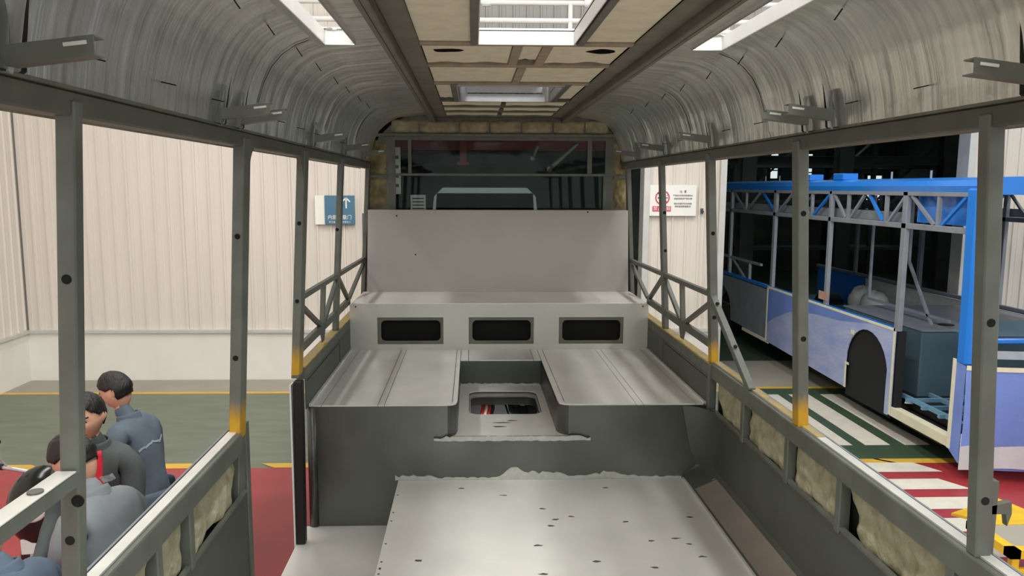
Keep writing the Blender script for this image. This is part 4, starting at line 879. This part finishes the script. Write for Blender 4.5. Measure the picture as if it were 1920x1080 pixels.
def make_head(par, M, hair_len=1.0, seed=1):
    nu, nv = 64, 44; b = MB(); P = []
    for j in range(nv+1):
        ph = math.radians(-88+176*j/nv)
        for i in range(nu): th = 2*math.pi*i/nu-math.pi; P.append(head_point(th, ph))
    fs = []; mi = []
    for j in range(nv):
        for i in range(nu):
            a = j*nu+i; q = j*nu+(i+1) % nu; fs.append((a, q, q+nu, a+nu)); c = (P[a]+P[q+nu])/2; m = 0
            if c.y < -.06:
                if abs(c.z+.064) < .0075 and abs(c.x) < .025: m = 1
                if abs(c.z-.034-.006*(1-abs(abs(c.x)-.03)/.02)) < .0045 and .012 < abs(c.x) < .05: m = 2
                if abs(c.z-.010) < .0036 and .016 < abs(c.x) < .044: m = 2
            mi.append(m)
    b.v = [tuple(M @ p) for p in P]; b.f = fs; b.mi = mi
    b.f += [tuple(range(nu))[::-1], tuple(range(nv*nu, nv*nu+nu))]; b.mi += [0, 0]
    hd = part('head', b, [skinm, lips, hairm], par, smooth=True, kw=False)
    for s in (-1, 1):
        e = MB().grid(lambda u, v: M @ Vector((s*(.072+.016*math.sin(math.pi*v)*(.6+.4*math.cos(6.28*u))), .012+.017*math.sin(math.pi*v)*math.cos(6.283*u)+.008*v, -.030+.062*v+.004*math.sin(6.283*u))), 14, 8); part('ear', e, skinm, hd, smooth=True, kw=False)
    # hair: shell over the crown, sides and nape
    hb = MB(); idx = {}; hv = []; hf = []
    def keep(th, ph):
        d = abs(th); 
        if d < .75: return ph > .70-.14*d
        if d < 1.35: return ph > .54-(d-.75)*.55
        if d < 1.75: return ph > .16
        return ph > -.42*hair_len
    for j in range(nv+1):
        ph = math.radians(-88+176*j/nv)
        for i in range(nu):
            th = 2*math.pi*i/nu-math.pi
            if not keep(th, ph): continue
            g = .10+.035*noise.noise((math.sin(th)*3, math.cos(th)*3, ph*4+seed))+.03*max(0, math.sin(ph))
            p = head_point(th, ph, g)+Vector((.0, .0, .002)); idx[(i, j)] = len(hv); hv.append(p)
    for (i, j) in list(idx):
        k = [(i, j), ((i+1) % nu, j), ((i+1) % nu, j+1), (i, j+1)]
        if all(q in idx for q in k): hf.append(tuple(idx[q] for q in k))
    top = [idx[(i, nv)] for i in range(nu)]; hf.append(tuple(top))
    hb.v = [tuple(M @ p) for p in hv]; hb.f = hf; hb.mi = [0]*len(hf)
    h = part('hair', hb, hairm, par, smooth=True, kw=False, recalc=False)
    so = h.modifiers.new('thickness', 'SOLIDIFY'); so.thickness = .010; so.offset = -1
    return hd
def person(label, loc, rz, lean=0., hyaw=0., hpitch=0., htilt=0., arms=((.3, .5), (.3, .5)), jm=jack, tm=trous, height=1.70, seed=1, collar=None, spread=.11, knee=0.):
    t = thing('person', label, 'person', loc, rz, None)
    k = height/1.70; up = Vector((0, -math.sin(lean), math.cos(lean))); fw = Vector((0, -math.cos(lean), -math.sin(lean))); side = Vector((1, 0, 0))
    V, E_, R_, K_ = [], [], [], []
    def v(p, r, parent=None, kind=0):
        V.append(Vector(p)*k); R_.append(tuple(x*k for x in r) if isinstance(r, tuple) else r*k); K_.append(kind)
        if parent is not None: E_.append((parent, len(V)-1))
        return len(V)-1
    pz = .93-knee*.12; sh = Vector((0, .10*math.sin(lean)+.03, pz))
    pel = v(sh, (.155, .125), None, 1); w_ = v(sh+up*.14, (.150, .118), pel, 0); ch = v(sh+up*.33, (.170, .135), w_, 0); uc = v(sh+up*.44-fw*.012, (.150, .115), ch, 0)
    nb = v(sh+up*.515, (.062, .062), uc, 2); nt = v(sh+up*.56+fw*.02, (.054, .056), nb, 2); nh = v(sh+up*.62+fw*.035, (.050, .05), nt, 2)
    for s, (aout, bend) in zip((-1, 1), arms):
        s0 = sh+up*.445+side*s*.135; S = v(s0, .078, uc, 0)
        s1 = v(s0+side*s*.045-up*.035, .072, S, 0)
        ad = (-up*math.cos(aout)+fw*math.sin(aout)*.9+side*s*.12).normalized()
        el = sh+up*.41+side*s*.18+ad*.28; e_ = v(el, .053, s1, 0)
        fd = (ad*math.cos(bend)+fw*math.sin(bend)+Vector((0, 0, .1))-side*s*.2).normalized(); wr_ = el+fd*.24; v(el+fd*.12, .048, e_, 0); W_ = v(wr_, .042, len(V)-1, 0)
        pm = v(wr_+fd*.05, (.034, .024), W_, 2); hk_ = v(wr_+fd*.085, (.037, .018), pm, 2)
        n_ = side.cross(fd).normalized(); lat = fd.cross(n_).normalized()
        base = V[hk_]/k
        HANDS.append((t, k, base, fd, lat, n_, s))
    for s in (-1, 1):
        h0 = sh+side*s*.085-Vector((0, 0, .06)); a = v(h0, .105, pel, 1); kn = v((s*spread, sh.y-.05-.18*knee, .50-knee*.04), .075, a, 1)
        v((s*spread, sh.y-.02-.1*knee, .35), .062, kn, 1); an = v((s*spread, sh.y+.0, .10), .052, len(V)-1, 1)
        v((s*spread, sh.y-.0, .045), .045, an, 3); v((s*spread*1.1, sh.y-.10, .036), (.042, .032), len(V)-1, 3); v((s*spread*1.15, sh.y-.17, .030), (.036, .026), len(V)-1, 3)
    me = skin_mesh(V, E_, R_)
    cols = [jm, tm, skinm, shoe]
    for m in cols: me.materials.append(m)
    def sd(c, a, b_):
        d = V[b_]-V[a]; tt_ = max(0, min(1, (c-V[a]).dot(d)/max(1e-9, d.length_squared))); r0 = R_[a][0] if isinstance(R_[a], tuple) else R_[a]; r1 = R_[b_][0] if isinstance(R_[b_], tuple) else R_[b_]
        return (c-V[a]-d*tt_).length/(r0*(1-tt_)+r1*tt_)*(1.6 if K_[b_] == 2 and V[b_].z > 1.1*k else 1)
    for p in me.polygons:
        c = p.center; p.material_index = K_[min(E_, key=lambda e: sd(c, *e))[1]]; p.use_smooth = True
    # cloth folds
    for vv in me.vertices:
        c = vv.co
        if c.z < 1.4*k or True:
            n_ = vv.normal; vv.co = c+n_*(.006*noise.noise((c.x*14, c.y*14, c.z*9+seed))+.003*noise.noise((c.x*34, c.y*34, c.z*22)))
    bo = bpy.data.objects.new('body', me); C.objects.link(bo); bo.parent = t
    # jacket hem over the trousers
    hipc = sh*k
    def hem(u, v_):
        a = 6.2832*u; zz = -.02-.16*v_; return tuple(hipc+Vector(((.188+.010*v_+.006*math.sin(a*5))*math.cos(a), (.152+.010*v_+.005*math.sin(a*4+1))*math.sin(a), 0))*k+up*(zz+.10)*k)
    part('jacket_hem', MB().grid(hem, 30, 5), jm, t, smooth=True, kw=False, recalc=False).modifiers.new('s', 'SOLIDIFY').thickness = .006
    # collar
    cc = (sh+up*.505+fw*.0)*k
    def col(u, v_):
        a = -math.pi*.5+.35+u*(6.2832-.7); r = .078-.012*v_; return tuple(cc+(side*r*math.cos(a)*1.05-(fw*r*math.sin(a)*-1.0)*-1.0)*k*1.0+up*(.055*v_-.005)*k)
    co = part('collar', MB().grid(col, 24, 4), jm, t, smooth=True, kw=False, recalc=False); co.modifiers.new('s', 'SOLIDIFY').thickness = .008
    if collar:
        def lap(s):
            return lambda u, v_: tuple(cc+(side*s*(.012+.05*u+.02*v_)+fw*(.085+.05*v_-.02*u))*k+up*(.02-.20*v_)*k)
        for s in (-1, 1): part('shirt_collar', MB().grid(lap(s), 4, 8), collar, t, smooth=True, kw=False, recalc=False).modifiers.new('s', 'SOLIDIFY').thickness = .006
    hc = (sh+up*.66+fw*.05)*k
    M = Matrix.Translation(hc+Vector((0, 0, .045*k))) @ Matrix.Rotation(hyaw, 4, 'Z') @ Matrix.Rotation(lean+hpitch, 4, 'X') @ Matrix.Rotation(htilt, 4, 'Y') @ Matrix.Scale(k, 4)
    make_head(t, M, seed=seed)
    return t, bo

def add_hands():
    for (t, k, base, fd, lat, n_, s) in HANDS:
        for f_ in range(4):
            ln = (.074, .084, .079, .060)[f_]*k; a_ = (base+lat*(f_-1.5)*.019-fd*.012)*k; c1 = (fd*.85-n_*.45).normalized(); c2 = (fd*.45-n_*.9).normalized()
            p1 = a_+fd*ln*.55; p2 = p1+c1*ln*.32; p3 = p2+c2*ln*.25
            me = skin_mesh([a_, p1, p2, p3], [(0, 1), (1, 2), (2, 3)], [.0092*k, .0088*k, .008*k, .0066*k], 1); me.materials.append(skinm)
            o = bpy.data.objects.new('finger', me); C.objects.link(o); o.parent = t
        sd = lat*s*-1; a_ = (base-fd*.055+sd*.022)*k; p1 = a_+(sd*.030+fd*.025)*k; p2 = p1+(fd*.030-n_*.012)*k
        me = skin_mesh([a_, p1, p2], [(0, 1), (1, 2)], [.012*k, .0105*k, .008*k], 1); me.materials.append(skinm)
        o = bpy.data.objects.new('thumb', me); C.objects.link(o); o.parent = t
def strip_on(t, bo, pts, w, m, name, centre=None):
    bpy.context.view_layer.update(); bv = BVHTree.FromObject(bo, bpy.context.evaluated_depsgraph_get()); out = []
    for p in pts:
        h = bv.find_nearest(Vector(p)); 
        if h[0] is not None: out.append((h[0]+h[1]*.004, h[1]))
    vs = []; 
    for i, (p, n) in enumerate(out):
        d = (out[min(i+1, len(out)-1)][0]-out[max(0, i-1)][0]).normalized(); c = d.cross(n).normalized()*w/2; vs += [p-c, p+c]
    part(name, MB().add(vs, [(2*i, 2*i+1, 2*i+3, 2*i+2) for i in range(len(out)-1)]), m, t, kw=False, recalc=False).modifiers.new('s', 'SOLIDIFY').thickness = .003
p1, b1 = person('person standing in a slate blue work jacket, back half turned, head bowed to the left', (-2.24, 4.62, 0), math.radians(-102), .24, math.radians(12), math.radians(14), 0, ((.25, .9), (.5, 1.1)), jack, trous, 1.65, 1)
strip_on(p1, b1, [(-.17+.34*i/14, .22, 1.30-.10*abs(i/14-.5)) for i in range(15)], .012, patchm, 'back_piping')
strip_on(p1, b1, [(.26, -.02+.02*i, 1.24-.01*i) for i in range(4)], .05, patchm, 'sleeve_badge')
p2, b2 = person('person in a dark work jacket with red collar, looking down, half hidden by the pillar', (-2.20, 4.02, 0), math.radians(-2), .12, math.radians(-4), math.radians(7), 0, ((.4, .9), (.4, .9)), jack2, trous, 1.69, 2, redc)
strip_on(p2, b2, [(.05+.04*i, -.20, 1.28+.004*i) for i in range(4)], .035, patchm, 'chest_badge')
p3, b3 = person('person in a pale grey work shirt bending forward behind the near left pillar', (-1.77, 3.30, 0), math.radians(-112), .42, math.radians(10), math.radians(18), 0, ((.7, .5), (.7, .5)), jack3, trous, 1.72, 3)
p4, b4 = person('person in a blue grey work shirt bending at the lower left corner', (-1.86, 2.80, 0), math.radians(-100), .42, 0, math.radians(10), 0, ((.6, .7), (.6, .7)), jack4, trous, 1.62, 4)
add_hands()

# ------------------------------------------------------------------ dark motor scooter among the workers
sc = thing('motor_scooter', 'dark glossy motor scooter standing among the workers, lower left', 'scooter', (-3.03, 5.30, 0), math.radians(8))
def q(name, mb, m, bev=0, **k): return part(name, mb, m, sc, bev, kw=False, **k)
q('front_cowl', MB().grid(lambda u, v: (.21*math.sin(math.pi*v)*math.cos(6.283*u), -.55+.15*math.sin(math.pi*v)*math.sin(6.283*u)+.1*v, .52+.5*(1-math.cos(math.pi*v))/2), 24, 14), blackg, smooth=True)
q('leg_shield', MB().grid(lambda u, v: (-.22+.44*u, -.44+.08*(2*u-1)**2+.07*v, .22+.62*v), 14, 8), blackg, smooth=True, recalc=False)
q('floorboard', MB().box(-.18, .18, -.42, .05, .24, .29), rubber, .015)
q('rear_body', MB().grid(lambda u, v: ((.20-.05*v)*math.cos(6.283*u)*(1 if v < .95 else .4), .40+.45*math.sin(6.283*u)*(1-.1*v), .30+.42*v), 28, 8), blackg, smooth=True)
q('seat', MB().grid(lambda u, v: (.165*math.sin(math.pi*v)**.5*math.cos(6.283*u), .38+.42*math.sin(math.pi*v)**.5*math.sin(6.283*u), .72+.11*(1-math.cos(math.pi*v))/2), 28, 10), rubber, smooth=True)
hb_ = q('handlebar', MB().tube([(-.34, -.40, 1.02), (-.18, -.44, 1.00), (0, -.46, .96), (.18, -.44, 1.00), (.34, -.40, 1.02)], .014), alu, smooth=True)
for s in (-1, 1):
    part('grip', MB().cyl((s*.25, -.42, 1.01), (s*.36, -.395, 1.022), .02, 10), rubber, hb_, kw=False)
    m_ = q('mirror', MB().grid(lambda u, v: (s*.30+.06*math.sin(math.pi*v)*math.cos(6.283*u), -.44+.02*math.sin(math.pi*v)*math.sin(6.283*u), 1.14+.09*v), 14, 8), blackg, smooth=True)
    part('mirror_stem', MB().tube([(s*.22, -.43, 1.01), (s*.27, -.44, 1.10), (s*.30, -.44, 1.15)], .006), alu, m_, kw=False)
q('headlamp', MB().grid(lambda u, v: (.09*math.sin(math.pi*v*.5)*math.cos(6.283*u), -.70-.02*math.cos(math.pi*v*.5), .80+.06*math.sin(math.pi*v*.5)*math.sin(6.283*u)), 16, 6), white_p, smooth=True, recalc=False)
q('white_glare_plate', MB().box(-.10, .10, -.62, -.61, .50, .60), white_p, .004)  # white plate put in for a glare on the glossy casing
for y in (-.62, .62):
    w_ = q('wheel', MB().cyl((-.05, y, .22), (.05, y, .22), .22, 24), rubber, .015); part('rim', MB().cyl((-.055, y, .22), (.055, y, .22), .12, 16), alu, w_, kw=False)
q('front_mudguard', MB().grid(lambda u, v: (-.065+.13*v, -.62-.25*math.cos(math.pi*u), .22+.25*math.sin(math.pi*u)), 14, 3), blackg, smooth=True, recalc=False)
q('fork', MB().cyl((-.07, -.62, .22), (-.05, -.50, .62), .02, 10).cyl((.07, -.62, .22), (.05, -.50, .62), .02, 10), alu)
q('kickstand', MB().bar((-.05, .1, .26), (-.14, .05, .0), .02, .02), alu)
bpy.context.view_layer.update()
